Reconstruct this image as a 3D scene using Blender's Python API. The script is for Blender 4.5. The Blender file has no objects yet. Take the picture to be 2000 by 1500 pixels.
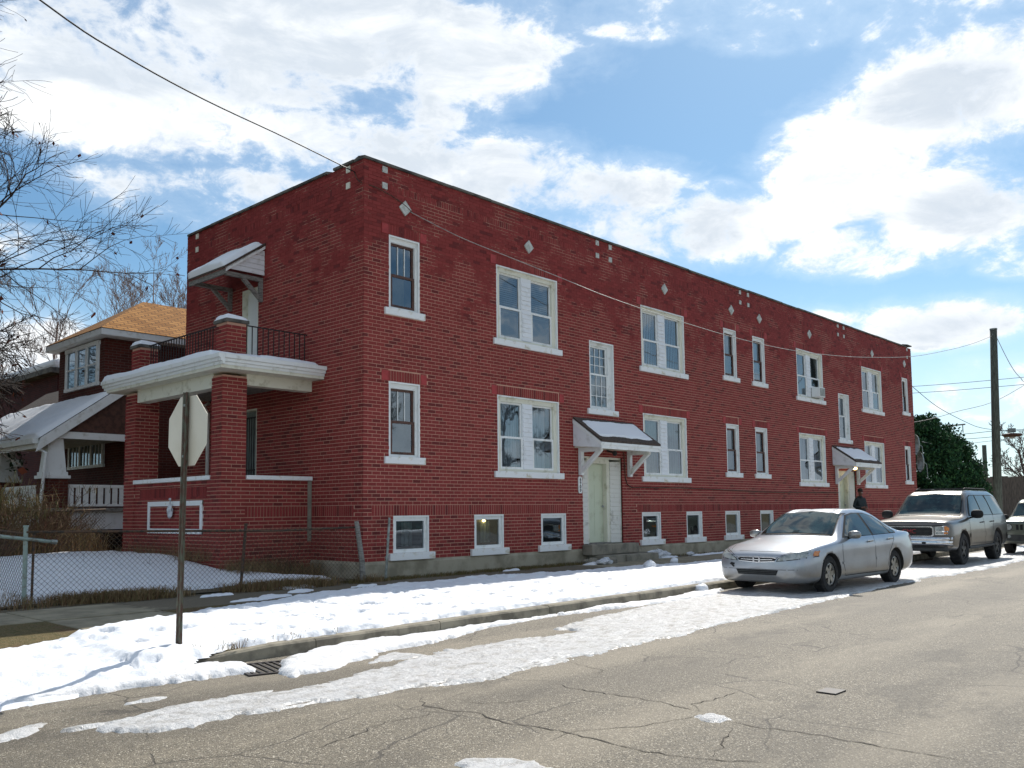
import bpy, bmesh, math, random
import numpy as np
from mathutils import Vector, Matrix
from mathutils.bvhtree import BVHTree
R = math.radians
S = bpy.context.scene
COL = S.collection
random.seed(7)

# ------------------------------------------------------------------ camera
cam = bpy.data.cameras.new('camera')
camo = bpy.data.objects.new('camera', cam); COL.objects.link(camo)
yaw, pit, rol = R(46.84806670612987), R(4.679133516576876), R(-0.5981308644055738)
F = Vector((math.sin(yaw)*math.cos(pit), math.cos(yaw)*math.cos(pit), math.sin(pit)))
Rt = Vector((math.cos(yaw), -math.sin(yaw), 0)); Up = Rt.cross(F)
R2 = Rt*math.cos(rol)+Up*math.sin(rol); U2 = -Rt*math.sin(rol)+Up*math.cos(rol)
camo.matrix_world = Matrix(((R2.x, U2.x, -F.x, -10.82141062), (R2.y, U2.y, -F.y, -14.06705902),
                            (R2.z, U2.z, -F.z, 1.33204444), (0, 0, 0, 1)))
cam.sensor_fit = 'HORIZONTAL'; cam.sensor_width = 36
cam.lens = 36*1740.52/2000
cam.shift_x = (1000-993.33)/2000
cam.shift_y = (854.92-750)/2000
cam.clip_start = .1; cam.clip_end = 3000
S.camera = camo

# ------------------------------------------------------------------ sky + sun + exposure
SUN_AZ, SUN_EL = R(69.0), R(44.5)
w = bpy.data.worlds.new('World'); S.world = w; w.use_nodes = True
nt = w.node_tree; nt.nodes.clear()
def wn(t, **k):
    n = nt.nodes.new(t)
    for a, b in k.items(): setattr(n, a, b)
    return n
def wl(a, b): nt.links.new(a, b)
def wm(op, a, b=None, c=None, clamp=False):
    n = wn('ShaderNodeMath', operation=op, use_clamp=clamp)
    for i, v in enumerate((a, b, c)):
        if v is None: continue
        if isinstance(v, (int, float)): n.inputs[i].default_value = v
        else: wl(v, n.inputs[i])
    return n.outputs[0]
def wstep(x, lo, hi):
    n = wn('ShaderNodeMapRange', interpolation_type='SMOOTHSTEP')
    wl(x, n.inputs[0]); n.inputs[1].default_value = lo; n.inputs[2].default_value = hi
    return n.outputs[0]
def wmix(f, a, b):
    n = wn('ShaderNodeMix', data_type='RGBA')
    if isinstance(f, (int, float)): n.inputs[0].default_value = f
    else: wl(f, n.inputs[0])
    for s, v in ((6, a), (7, b)):
        if isinstance(v, tuple): n.inputs[s].default_value = (*v, 1)
        else: wl(v, n.inputs[s])
    return n.outputs[2]
tc = wn('ShaderNodeTexCoord'); sep = wn('ShaderNodeSeparateXYZ'); wl(tc.outputs['Generated'], sep.inputs[0])
X_, Y_, Z_ = sep.outputs
az = wm('MULTIPLY', wm('ARCTAN2', X_, Y_), 57.29578)
el = wm('MULTIPLY', wm('ARCSINE', Z_), 57.29578)
sky = wn('ShaderNodeTexSky', sky_type='NISHITA'); sky.sun_disc = False
sky.sun_elevation = SUN_EL; sky.sun_rotation = SUN_AZ
sky.air_density = 1.0; sky.dust_density = .4; sky.ozone_density = 2.2
def wnoise(scale, detail, rough, zs=2.2, dist=0.0, off=(0, 0, 0)):
    mp = wn('ShaderNodeMapping'); wl(tc.outputs['Generated'], mp.inputs[0])
    mp.inputs['Scale'].default_value = (1, 1, zs); mp.inputs['Location'].default_value = off
    n = wn('ShaderNodeTexNoise'); wl(mp.outputs[0], n.inputs[0])
    n.inputs['Scale'].default_value = scale; n.inputs['Detail'].default_value = detail
    n.inputs['Roughness'].default_value = rough; n.inputs['Distortion'].default_value = dist
    return n.outputs['Fac']
def blobs(lst):
    out = None
    for a, e, sa, se, *cap in lst:
        dx = wm('MULTIPLY', wm('SUBTRACT', az, a), 1/sa); dy = wm('MULTIPLY', wm('SUBTRACT', el, e), 1/se)
        d = wm('SUBTRACT', 1.0, wm('ADD', wm('MULTIPLY', dx, dx), wm('MULTIPLY', dy, dy)))
        d = wm('MINIMUM', wm('MAXIMUM', d, -1.3), cap[0] if cap else .5)
        out = d if out is None else wm('MAXIMUM', out, d)
    return out
CLOUDS = [(30.5, 29.5, 18.5, 5.4, .65), (25.49, 24.4, 9.0, 4.2, .55), (44.5, 27.8, 5.6, 3.4, .7), (37.5, 24.6, 8.0, 3.0, .6), (32, 21.6, 4.5, 1.6, .15), (19.5, 25.01, 6.0, 4.2), (35.5, 23.6, 7.0, 2.6), (41.5, 22.6, 4.0, 1.6),
 (29.86, 18.9, 9.5, 2.1), (45.0, 20.6, 8.0, 3.2, .75), (52.5, 19.3, 6.2, 2.6, .7), (58.6, 17.3, 6.4, 2.2), (42.0, 18.0, 13, 2.8),
 (75.0, 22.83, 7.0, 3.6, .7), (69.0, 19.9, 5.6, 3.0, .7), (75.07, 16.91, 5.45, 3.0, .7), (65.84, 28.3, 5.6, 1.5, .02), (57.2, 29.9, 5.5, 1.5, -.05),
 (60.3, 18.9, 2.6, 1.2, -.05), (73.95, 27.5, 5, 1.6, -.02), (73.42, 10.54, 4.6, 1.5, .6), (69.6, 15.2, 4.6, 1.4, .0), (18.42, 8.89, 4.28, 2.58), (75.34, 6.58, 2.98, 1.73, .1),
 (65.5, 10.0, 6.0, 1.6, -.05), (18.23, 15.15, 3.2, 1.12, .05), (76.97, 13.82, 2.21, 1.11, .1), (36, 37, 22, 4)]
SHADES = [(34.5, 28.6, 13, 4.2), (43.0, 20.2, 10.5, 3.0), (28, 18.6, 6, 1.2), (53.3, 19.4, 7.5, 1.9), (73.49, 22.94, 3.6, 1.2),
 (75.86, 17.06, 3.0, 1.5), (73.4, 9.7, 4.0, 1.0), (23.11, 26.28, 6.5, 2.0), (55.55, 16.88, 4.5, 1.3)]
n1 = wnoise(6.0, 12, .62, 1.9, .25); n2 = wnoise(22, 9, .66, 1.6, .35, (3, 1, 2)); n3 = wnoise(2.6, 6, .55, 2.5, .1, (5, 2, 7))
nz = wm('ADD', wm('MULTIPLY', wm('SUBTRACT', n1, .5), 4.6), wm('MULTIPLY', wm('SUBTRACT', n2, .5), 2.2))
nzs = wm('ADD', wm('MULTIPLY', wm('SUBTRACT', wnoise(9, 10, .62, 2.6, .4, (1, 7, 4)), .5), 5.5), wm('MULTIPLY', wm('SUBTRACT', n2, .5), 2.0))
# inside the seen part of the sky the clouds of the photograph, elsewhere clouds of the same kind from noise alone
seen = wm('MULTIPLY', wstep(wm('ABSOLUTE', wm('SUBTRACT', az, 47.0)), 46, 34), wstep(el, 40, 32))
gen = wm('MULTIPLY', wm('SUBTRACT', n3, .495), 7.0)
dens0 = wm('ADD', wm('MULTIPLY', blobs(CLOUDS), seen), wm('MULTIPLY', gen, wm('SUBTRACT', 1.0, seen)))
dens = wm('ADD', wm('ADD', dens0, wm('MULTIPLY', nz, .80)), -.02)
mask = wstep(dens, -.05, .55)
veil = wstep(dens, -.95, .35)
shade0 = wm('ADD', wm('MULTIPLY', blobs(SHADES), seen), wm('MULTIPLY', wm('SUBTRACT', n3, .55), wm('MULTIPLY', wm('SUBTRACT', 1.0, seen), 4.0)))
shade = wm('MULTIPLY', wstep(wm('ADD', wm('MULTIPLY', wm('MINIMUM', shade0, .3), .75), wm('MULTIPLY', nzs, 1.0)), -1.25, .85), wstep(dens, .10, .75))
puff = wstep(wm('ADD', n2, wm('MULTIPLY', n1, .6)), .68, .95)
white = wmix(puff, (5.2, 5.5, 5.85), (6.6, 6.7, 6.7))
cloudc = wmix(wm('MULTIPLY', shade, .80), white, (3.5, 4.0, 4.6))
skyb = wmix(1.0, sky.outputs[0], sky.outputs[0])
tint = wn('ShaderNodeMix', data_type='RGBA', blend_type='MULTIPLY'); tint.inputs[0].default_value = 1
wl(sky.outputs[0], tint.inputs[6]); tint.inputs[7].default_value = (.46, .60, .63, 1)
base = wmix(wm('MULTIPLY', veil, .26), tint.outputs[2], (5.2, 6.0, 6.8))
hz = wm('MULTIPLY', wstep(el, 16, 0), .55)
base = wmix(hz, base, (5.6, 6.5, 7.2))
final = wmix(mask, base, cloudc)
bg = wn('ShaderNodeBackground'); wl(final, bg.inputs[0]); bg.inputs[1].default_value = .112
wo = wn('ShaderNodeOutputWorld'); wl(bg.outputs[0], wo.inputs[0])

sun = bpy.data.lights.new('sun', 'SUN'); sun.energy = 3.5; sun.angle = R(.55); sun.color = (1.0, .95, .87)
suno = bpy.data.objects.new('sun', sun); COL.objects.link(suno)
sd = Vector((math.sin(SUN_AZ)*math.cos(SUN_EL), math.cos(SUN_AZ)*math.cos(SUN_EL), math.sin(SUN_EL)))
suno.rotation_euler = sd.to_track_quat('Z', 'Y').to_euler(); suno.location = (0, 0, 40)
S.view_settings.view_transform = 'Standard'; S.view_settings.look = 'None'
S.view_settings.gamma = 1; S.view_settings.use_curve_mapping = False
S.view_settings.exposure = .68

# ------------------------------------------------------------------ helpers
def lin(h):
    h = h.lstrip('#'); c = [int(h[i:i+2], 16)/255 for i in (0, 2, 4)]
    return tuple(x/12.92 if x <= .04045 else ((x+.055)/1.055)**2.4 for x in c)

class NT:
    """small node-building helper for one material"""
    def __init__(s, name):
        s.m = bpy.data.materials.new(name); s.m.use_nodes = True
        s.t = s.m.node_tree; s.b = s.t.nodes['Principled BSDF']; s.out = s.t.nodes['Material Output']
        s.co = s.n('ShaderNodeTexCoord')
    def n(s, t, **k):
        x = s.t.nodes.new(t)
        for a, b in k.items(): setattr(x, a, b)
        return x
    def l(s, a, b): s.t.links.new(a, b)
    def put(s, sock, v):
        if hasattr(v, 'links'): s.l(v, sock)
        elif isinstance(v, tuple) and len(v) == 3 and sock.type == 'RGBA': sock.default_value = (*v, 1)
        else: sock.default_value = v
    def noise(s, scale, detail=5, rough=.55, vec=None, mapscale=None, dist=0):
        x = s.n('ShaderNodeTexNoise'); v = vec or s.co.outputs['Object']
        if mapscale:
            mp = s.n('ShaderNodeMapping'); s.l(v, mp.inputs[0]); mp.inputs['Scale'].default_value = mapscale; v = mp.outputs[0]
        s.l(v, x.inputs['Vector']); x.inputs['Scale'].default_value = scale; x.inputs['Detail'].default_value = detail
        x.inputs['Roughness'].default_value = rough; x.inputs['Distortion'].default_value = dist
        return x.outputs['Fac']
    def vor(s, scale, feature='F1', vec=None, out='Distance'):
        x = s.n('ShaderNodeTexVoronoi', feature=feature); s.l(vec or s.co.outputs['Object'], x.inputs['Vector'])
        x.inputs['Scale'].default_value = scale; return x.outputs[out]
    def math(s, op, a, b=None, c=None):
        x = s.n('ShaderNodeMath', operation=op)
        for i, v in enumerate((a, b, c)):
            if v is not None: s.put(x.inputs[i], v)
        return x.outputs[0]
    def step(s, v, lo, hi, a=0.0, b=1.0):
        x = s.n('ShaderNodeMapRange', interpolation_type='SMOOTHSTEP')
        s.put(x.inputs[0], v); x.inputs[1].default_value = lo; x.inputs[2].default_value = hi
        x.inputs[3].default_value = a; x.inputs[4].default_value = b
        return x.outputs[0]
    def mix(s, f, a, b, blend='MIX'):
        x = s.n('ShaderNodeMix', data_type='RGBA', blend_type=blend)
        s.put(x.inputs[0], f); s.put(x.inputs[6], a); s.put(x.inputs[7], b)
        return x.outputs[2]
    def bump(s, h, strength=.3, dist=.01):
        x = s.n('ShaderNodeBump'); s.l(h, x.inputs['Height']); x.inputs['Strength'].default_value = strength
        x.inputs['Distance'].default_value = dist; s.l(x.outputs[0], s.b.inputs['Normal'])
    def fin(s, col, rough=.7, metal=0.0, spec=None):
        s.put(s.b.inputs['Base Color'], col); s.put(s.b.inputs['Roughness'], rough); s.put(s.b.inputs['Metallic'], metal)
        if spec is not None: s.b.inputs['Specular IOR Level'].default_value = spec
        return s.m

def mat(name, c1, c2=None, rough=.7, scale=6, lo=.4, hi=.65, bump=0.0, bscale=40, metal=0.0, spec=None, detail=6, mapscale=None, bdist=.005):
    t = NT(name)
    if c2 is None: c2 = tuple(x*.72 for x in c1)
    f = t.step(t.noise(scale, detail, .6, mapscale=mapscale), lo, hi)
    if bump: t.bump(t.noise(bscale, 4, .6, mapscale=mapscale), bump, bdist)
    return t.fin(t.mix(f, c1, c2), rough, metal, spec)

M = {}
def brickmat(name, a, b, dark):
    t = NT(name); g = t.n('ShaderNodeNewGeometry'); oi = t.n('ShaderNodeObjectInfo')
    wv = t.n('ShaderNodeNewGeometry').outputs['Position']
    r = t.math('FRACT', t.math('ADD', g.outputs['Random Per Island'], oi.outputs['Random']))
    c = t.mix(r, a, b)
    c = t.mix(t.step(r, .86, .95), c, dark)
    c = t.mix(t.step(t.noise(.55, 6, .62, vec=wv), .52, .72, 0, .28), c, tuple(x*.62 for x in b))
    c = t.mix(t.step(t.noise(1.3, 7, .7, vec=wv, mapscale=(1, 1, .35)), .60, .74, 0, .22), c, lin('6b4034'))
    c = t.mix(t.step(t.noise(5.5, 5, .6, vec=wv, mapscale=(1, 1, .07)), .58, .74, 0, .32), c, lin('3d1f1c'))
    c = t.mix(t.step(t.noise(38, 5, .7, vec=wv), .55, .75, 0, .22), c, lin('3a1512'))
    c = t.mix(t.step(t.noise(95, 3, .7, vec=wv), .70, .78, 0, .5), c, lin('b07a66'))
    t.bump(t.noise(70, 4, .65, vec=wv), .35, .004)
    return t.fin(c, .78, 0, .3)
M['brick'] = brickmat('painted_red_brick', lin('8f3936'), lin('7c2f2c'), lin('682726'))
def mortarmat():
    t = NT('mortar'); wv = t.n('ShaderNodeNewGeometry').outputs['Position']
    sp = t.n('ShaderNodeSeparateXYZ'); t.l(wv, sp.inputs[0])
    # masonry paint still covers the joints in patches, more of them on the upper storey
    hgt = t.step(sp.outputs[2], 3.5, 7.6, -.20, .09)
    f = t.math('ADD', t.noise(.8, 8, .66, vec=wv, mapscale=(1, 1, 1.5)), hgt)
    f2 = t.math('ADD', f, t.math('MULTIPLY', t.math('SUBTRACT', t.noise(9, 4, .6, vec=wv), .5), .22))
    c = t.mix(t.step(f2, .50, .60), lin('c39a86'), lin('7d3330'))
    c = t.mix(t.step(t.noise(2.1, 5, .6, vec=wv), .58, .72, 0, .45), c, lin('8d6a58'))
    return t.fin(c, .9, 0, .2)
M['mortar'] = mortarmat()
M['lintel'] = mat('red_painted_block', lin('a83a3a'), lin('933030'), .7, 8, bump=.2)
M['white'] = mat('white_paint', lin('e6e8e6'), lin('bcbbb0'), .55, 5, .5, .82, .15, 60)
M['sill'] = mat('white_stone_sill', lin('e8e9e8'), lin('b9ad8c'), .6, 6, .55, .78, .25, 50)
M['inset'] = mat('dull_white_stone', lin('c6c8c3'), lin('a9aaa2'), .7, 9)
M['cream'] = mat('old_cream_paint', lin('dedccb'), lin('b7b29a'), .6, 5, .5, .75, .2, 50)
M['vinyl'] = mat('white_vinyl_siding', lin('e2e4e6'), lin('c2c3c0'), .45, 5, .5, .8, .08, 40)
M['oldwood'] = mat('weathered_grey_wood', lin('8d8a84'), lin('55514c'), .8, 9, .4, .7, .4, 40, mapscale=(1, 1, 6))
M['brownwood'] = mat('brown_sash_wood', lin('5a3b30'), lin('41291f'), .6, 9, bump=.2)
M['doorgreen'] = mat('pale_green_door', lin('ccd3bb'), lin('b3b79d'), .5, 3, .5, .75, .1, 30)
M['doorwhite'] = mat('white_door', lin('dcdedb'), lin('c5c5bd'), .5, 3, .5, .8, .1, 30)
M['concrete'] = mat('old_concrete', lin('8f897b'), lin('6b675c'), .9, 3, .38, .68, .5, 35, detail=9)
M['found'] = mat('painted_foundation', lin('a39b88'), lin('827b69'), .9, 2.2, .4, .66, .5, 30, detail=9)
M['coping'] = mat('dark_coping_tile', lin('6a675f'), lin('3d3b38'), .8, 2.5, .4, .65, .4, 40)
M['steel'] = mat('galvanised_steel', lin('9aa09c'), lin('6f736e'), .5, 8, bump=.2, metal=.6)
M['rust'] = mat('rusty_steel', lin('5c4433'), lin('39332c'), .85, 18, .4, .6, .4, 60)
M['mint'] = mat('greenish_grey_paint', lin('8a9a93'), lin('6b5a4c'), .6, 9, .5, .7, .3, 50)
M['iron'] = mat('black_iron', lin('1d1b1d'), lin('2f2522'), .6, 20)
M['darkwire'] = mat('black_cable', lin('18181a'), None, .6)
M['palewire'] = mat('pale_cable', lin('b5b2ac'), lin('8d8a85'), .5)
M['pole'] = mat('weathered_pole_wood', lin('5c6257'), lin('3f3f38'), .9, 6, .35, .65, .6, 25, mapscale=(6, 6, .6))
M['signback'] = mat('bare_aluminium_sign', lin('d6d0c0'), lin('c4bca8'), .45, 1.2, .4, .7, metal=.15)
M['post'] = mat('green_sign_post', lin('5d6151'), lin('553b2f'), .75, 10, .42, .58, .4, 60, mapscale=(3, 3, 1))
M['black'] = mat('matt_black', lin('121315'), None, .7)
M['dark'] = mat('dark_interior', lin('0d0e10'), None, .9)
M['siding'] = mat('old_white_clapboard', lin('d9d8d0'), lin('a9a69a'), .65, 5, .5, .72, .25, 40)
M['shingle'] = None
def roofmat(name, a, b, c):
    t = NT(name); br = t.n('ShaderNodeTexBrick'); mp = t.n('ShaderNodeMapping')
    t.l(t.co.outputs['UV'], mp.inputs[0]); t.l(mp.outputs[0], br.inputs['Vector'])
    br.inputs['Color1'].default_value = (*a, 1); br.inputs['Color2'].default_value = (*b, 1); br.inputs['Mortar'].default_value = (*c, 1)
    br.inputs['Scale'].default_value = 1; br.inputs['Brick Width'].default_value = .30; br.inputs['Row Height'].default_value = .14
    br.inputs['Mortar Size'].default_value = .012; br.inputs['Bias'].default_value = .1
    t.bump(br.outputs['Fac'], -.6, .02)
    col = t.mix(t.step(t.noise(40, 4, .7), .4, .7, 0, .35), br.outputs['Color'], c)
    return t.fin(col, .9, 0, .2)
M['roof'] = roofmat('tan_shingles', lin('b88448'), lin('94642f'), lin('4d3420'))
M['canopyroof'] = mat('brown_shingle', lin('584a40'), lin('3a312b'), .9, 30, .4, .6, .6, 60)
def farbrick(name, a, b, m):
    t = NT(name); br = t.n('ShaderNodeTexBrick')
    t.l(t.co.outputs['UV'], br.inputs['Vector'])
    br.inputs['Color1'].default_value = (*a, 1); br.inputs['Color2'].default_value = (*b, 1); br.inputs['Mortar'].default_value = (*m, 1)
    br.inputs['Scale'].default_value = 1; br.inputs['Brick Width'].default_value = .22; br.inputs['Row Height'].default_value = .0745
    br.inputs['Mortar Size'].default_value = .008; t.bump(br.outputs['Fac'], -.5, .008)
    return t.fin(t.mix(t.step(t.noise(1.2, 6, .6), .45, .7, 0, .5), br.outputs['Color'], tuple(x*.6 for x in b)), .85, 0, .2)
M['nbrick'] = farbrick('dark_red_house_brick', lin('5c2a22'), lin('4a211c'), lin('5b4a42'))
M['dbrick'] = farbrick('plum_brick', lin('50201f'), lin('3f1a1b'), lin('4a3533'))
def snowmat(name, c1, c2, dirt, lo, hi, b=.4, bs=14, gl=.55):
    t = NT(name); wv = t.n('ShaderNodeNewGeometry').outputs['Position']
    c = t.mix(t.noise(1.5, 6, .6, vec=wv), c1, c2)
    c = t.mix(t.step(t.noise(5.5, 9, .72, vec=wv, mapscale=(1, 1.6, 1)), lo, hi, 0, .75), c, dirt)
    h = t.math('ADD', t.noise(bs, 6, .6, vec=wv), t.math('MULTIPLY', t.noise(120, 3, .6, vec=wv), .25))
    t.bump(h, b, .04)
    t.b.inputs['Subsurface Weight'].default_value = 0
    return t.fin(c, gl, 0, .3)
M['snow'] = snowmat('fresh_snow', (.80, .82, .85), (.75, .77, .81), (.45, .42, .38), .70, .84, .45, 9)
M['roofsnow'] = snowmat('roof_snow', (.86, .87, .89), (.82, .84, .87), (.8, .82, .85), .7, .9, .15, 6)
M['slush'] = snowmat('gutter_snow_old', (.76, .77, .79), (.64, .64, .65), (.38, .35, .31), .54, .70, .6, 12)
M['ice'] = snowmat('grey_road_ice', (.66, .66, .66), (.50, .50, .50), (.30, .28, .25), .46, .66, .8, 16, .32)
def roadmat():
    t = NT('asphalt'); wv = t.n('ShaderNodeNewGeometry').outputs['Position']
    v = t.n('ShaderNodeTexVoronoi', feature='F1'); t.l(wv, v.inputs['Vector']); v.inputs['Scale'].default_value = 115
    stone = t.n('ShaderNodeSeparateColor'); t.l(v.outputs['Color'], stone.inputs[0])
    c = t.mix(stone.outputs[0], lin('565045'), lin('7d7463'))
    c = t.mix(t.step(stone.outputs[1], .86, .96), c, lin('b3ab9b'))
    c = t.mix(t.step(stone.outputs[2], .78, .92), c, lin('423d35'))
    c = t.mix(t.step(t.noise(.45, 6, .6, vec=wv, mapscale=(.35, 1, 1)), .42, .66, 0, .55), c, lin('4d4840'))
    c = t.mix(t.step(t.noise(2.2, 7, .65, vec=wv), .55, .75, 0, .40), c, lin('8f8675'))
    c = t.mix(t.step(t.noise(1.1, 5, .7, vec=wv), .62, .74, 0, .45), c, lin('3f3a33'))
    sy = t.n('ShaderNodeSeparateXYZ'); t.l(wv, sy.inputs[0])
    lane = t.math('SINE', t.math('ADD', t.math('MULTIPLY', sy.outputs[1], 3.6), t.math('MULTIPLY', t.noise(.5, 3, .5, vec=wv), 2.0)))
    c = t.mix(t.math('MULTIPLY', t.step(lane, .1, 1.0), t.step(t.noise(1.0, 6, .65, vec=wv, mapscale=(.3, 1, 1)), .38, .62, 0, .32)), c, lin('9b917f'))
    c = t.mix(t.step(t.noise(.62, 7, .72, vec=wv, mapscale=(.6, 1.2, 1)), .57, .64, 0, .42), c, lin('3b362f'))
    # fine map cracking
    wp = t.n('ShaderNodeMix', data_type='VECTOR'); wp.inputs[0].default_value = .16
    nn = t.n('ShaderNodeTexNoise'); t.l(wv, nn.inputs['Vector']); nn.inputs['Scale'].default_value = 2.6; nn.inputs['Detail'].default_value = 7
    t.l(wv, wp.inputs[4]); t.l(nn.outputs['Color'], wp.inputs[5])
    e = t.vor(1.15, 'DISTANCE_TO_EDGE', wp.outputs[1])
    crack = t.math('MULTIPLY', t.step(e, .004, .011, 1, 0), t.step(t.noise(.7, 3, .5, vec=wv), .50, .58))
    c = t.mix(t.math('MULTIPLY', crack, .8), c, lin('3a352e'))
    h = t.math('SUBTRACT', t.math('MULTIPLY', v.outputs['Distance'], -.7), t.math('MULTIPLY', crack, .5))
    t.bump(h, .9, .008)
    return t.fin(c, .72, 0, .4)
M['road'] = roadmat()
M['crack'] = mat('crack_dirt', lin('47413a'), lin('332f2a'), .95, 30)
def earthmat(name, a, b, c3):
    t = NT(name); wv = t.n('ShaderNodeNewGeometry').outputs['Position']
    c = t.mix(t.step(t.noise(14, 8, .7, vec=wv), .35, .65), a, b)
    c = t.mix(t.step(t.noise(1.6, 7, .65, vec=wv), .5, .68), c, c3)
    v = t.vor(55, 'F1', wv)
    c = t.mix(t.step(v, .1, .5, .35, 0), c, lin('a39a88'))
    t.bump(t.math('ADD', t.noise(40, 6, .7, vec=wv), t.math('MULTIPLY', v, -.5)), .8, .02)
    return t.fin(c, .95, 0, .2)
M['dirt'] = earthmat('trodden_dirt', lin('5b5346'), lin('77705f'), lin('5d4f36'))
M['lawn'] = earthmat('dormant_lawn', lin('6b5b3c'), lin('4d4a2c'), lin('5d4633'))
def slabmat():
    t = NT('sidewalk_concrete'); wv = t.n('ShaderNodeNewGeometry').outputs['Position']
    c = t.mix(t.step(t.noise(2.2, 8, .65, vec=wv), .38, .66), lin('98907c'), lin('7c7564'))
    sp = t.n('ShaderNodeSeparateXYZ'); t.l(wv, sp.inputs[0])
    # grit and dirt washed over the middle stretch
    band = t.math('MULTIPLY', t.step(sp.outputs[0], -5.6, -4.6), t.step(sp.outputs[0], 6.4, 5.2))
    grit = t.step(t.math('ADD', t.noise(3.5, 8, .7, vec=wv), t.math('MULTIPLY', band, .35)), .62, .74)
    gc = t.mix(t.noise(60, 4, .7, vec=wv), lin('4a443a'), lin('857c6b'))
    c = t.mix(grit, c, gc)
    c = t.mix(t.step(t.noise(90, 3, .7, vec=wv), .6, .8, 0, .4), c, lin('4d473c'))
    t.bump(t.noise(60, 5, .7, vec=wv), .5, .01)
    return t.fin(c, .9, 0, .25)
M['slab'] = slabmat()
M['kerb'] = mat('kerb_concrete', lin('928b7a'), lin('655f53'), .9, 4, .38, .66, .5, 40, detail=9)
def bladesmat(name, cols):
    t = NT(name); g = t.n('ShaderNodeNewGeometry')
    rp = t.n('ShaderNodeValToRGB'); t.l(g.outputs['Random Per Island'], rp.inputs[0])
    e = rp.color_ramp.elements
    while len(e) < len(cols): e.new(.5)
    for i, c in enumerate(cols): e[i].position = i/(len(cols)-1); e[i].color = (*c, 1)
    return t.fin(rp.outputs[0], .85, 0, .2)
M['weed'] = bladesmat('dry_weeds', [lin('63503a'), lin('877051'), lin('67623f'), lin('998362'), lin('6f4a38')])
M['weedg'] = bladesmat('green_brown_weeds', [lin('4c4a2c'), lin('74603f'), lin('585f38'), lin('857250'), lin('4d3b2c')])
M['brush'] = bladesmat('dry_brush', [lin('46352b'), lin('6f5a48'), lin('7d6d50'), lin('54443a'), lin('7c5443')])
M['bark'] = mat('dark_bark', lin('3d3029'), lin('241c18'), .9, 15, bump=.5, bscale=30)
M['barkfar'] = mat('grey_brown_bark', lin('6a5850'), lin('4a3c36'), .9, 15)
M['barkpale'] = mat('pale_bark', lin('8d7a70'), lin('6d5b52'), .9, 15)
M['deadleaf'] = bladesmat('clinging_dead_leaves', [lin('5a2a20'), lin('7d4630'), lin('4a2420')])
M['evergreen'] = bladesmat('dark_evergreen', [lin('1f3d2a'), lin('2c5236'), lin('3a5e34'), lin('172e22'), lin('4a6c40')])
def glassmat(name, tint, ior, rough=.02):
    t = NT(name); t.t.nodes.remove(t.b)
    tr = t.n('ShaderNodeBsdfTransparent'); tr.inputs[0].default_value = (*tint, 1)
    gl = t.n('ShaderNodeBsdfGlossy'); gl.inputs['Roughness'].default_value = rough; gl.inputs[0].default_value = (.78, .90, 1, 1)
    fr = t.n('ShaderNodeFresnel'); fr.inputs[0].default_value = ior
    bp = t.n('ShaderNodeBump'); t.l(t.noise(1.7, 2, .5), bp.inputs['Height']); bp.inputs['Strength'].default_value = .05; bp.inputs['Distance'].default_value = .05
    t.l(bp.outputs[0], gl.inputs['Normal'])
    mx = t.n('ShaderNodeMixShader'); t.l(fr.outputs[0], mx.inputs[0]); t.l(tr.outputs[0], mx.inputs[1]); t.l(gl.outputs[0], mx.inputs[2])
    t.l(mx.outputs[0], t.out.inputs[0]); return t.m
M['pane'] = glassmat('window_glass', (.76, .85, .88), 2.5)
M['curtain'] = mat('white_sheer_curtain', lin('d8d8de'), lin('b9bac4'), .8, 7, mapscale=(6, 6, .3))
M['beige'] = mat('beige_shade', lin('a7977f'), lin('8d7f6b'), .8, 3)
M['greyblind'] = mat('grey_blind', lin('7f8783'), lin('646b68'), .7, 3)
M['blueblind'] = mat('pale_blue_blind', lin('a9c0cc'), lin('8da6b5'), .7, 3)
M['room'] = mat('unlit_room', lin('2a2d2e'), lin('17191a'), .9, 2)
M['glassblock'] = mat('dark_basement_panel', lin('27312f'), lin('2b2024'), .5, 5, .4, .6)
def paint(name, c, c2, flake=.45, rough=.3, dirt=None):
    t = NT(name); wv = t.co.outputs['Object']
    col = t.mix(t.step(t.noise(2, 5, .6), .4, .7), c, c2)
    if dirt:
        sp = t.n('ShaderNodeSeparateXYZ'); t.l(wv, sp.inputs[0])
        d = t.math('ADD', t.step(sp.outputs[2], .65, .2), t.math('MULTIPLY', t.math('SUBTRACT', t.noise(6, 6, .7), .5), .8))
        col = t.mix(t.step(d, .35, 1.0, 0, .7), col, dirt)
    m = t.fin(col, rough, flake, .5)
    t.b.inputs['Coat Weight'].default_value = .6; t.b.inputs['Coat Roughness'].default_value = .08
    return m
M['silver'] = paint('silver_metallic', lin('a2a8b0'), lin('959ba4'), .65, .30, lin('8f8a80'))
M['tan'] = paint('pewter_metallic', lin('6b6762'), lin('5f5b57'), .65, .28, lin('7d7466'))
M['olive'] = paint('grey_green_metallic', lin('6f766c'), lin('656b62'), .5, .3, lin('7a7466'))
M['cladding'] = mat('grey_plastic', lin('3b3d3c'), lin('2b2c2c'), .6, 6)
M['tyre'] = mat('tyre_rubber', lin('1b1b1c'), lin('3a3835'), .85, 10, .45, .7, .3, 50)
M['rim'] = mat('alloy_rim', lin('a7a59f'), lin('7d7a73'), .35, 8, metal=.7)
M['darkrim'] = mat('dirty_dark_rim', lin('4a4a49'), lin('2d2c2b'), .5, 8, metal=.4)
M['chrome'] = mat('chrome', lin('d5d6d8'), lin('bdbdbf'), .12, 5, metal=1.0)
def carglass(name, c):
    t = NT(name); m = t.fin(t.mix(t.step(t.noise(2.2, 3, .5), .45, .62), c, tuple(x*.3 for x in c)), .03, 0, .7)
    return m
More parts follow.
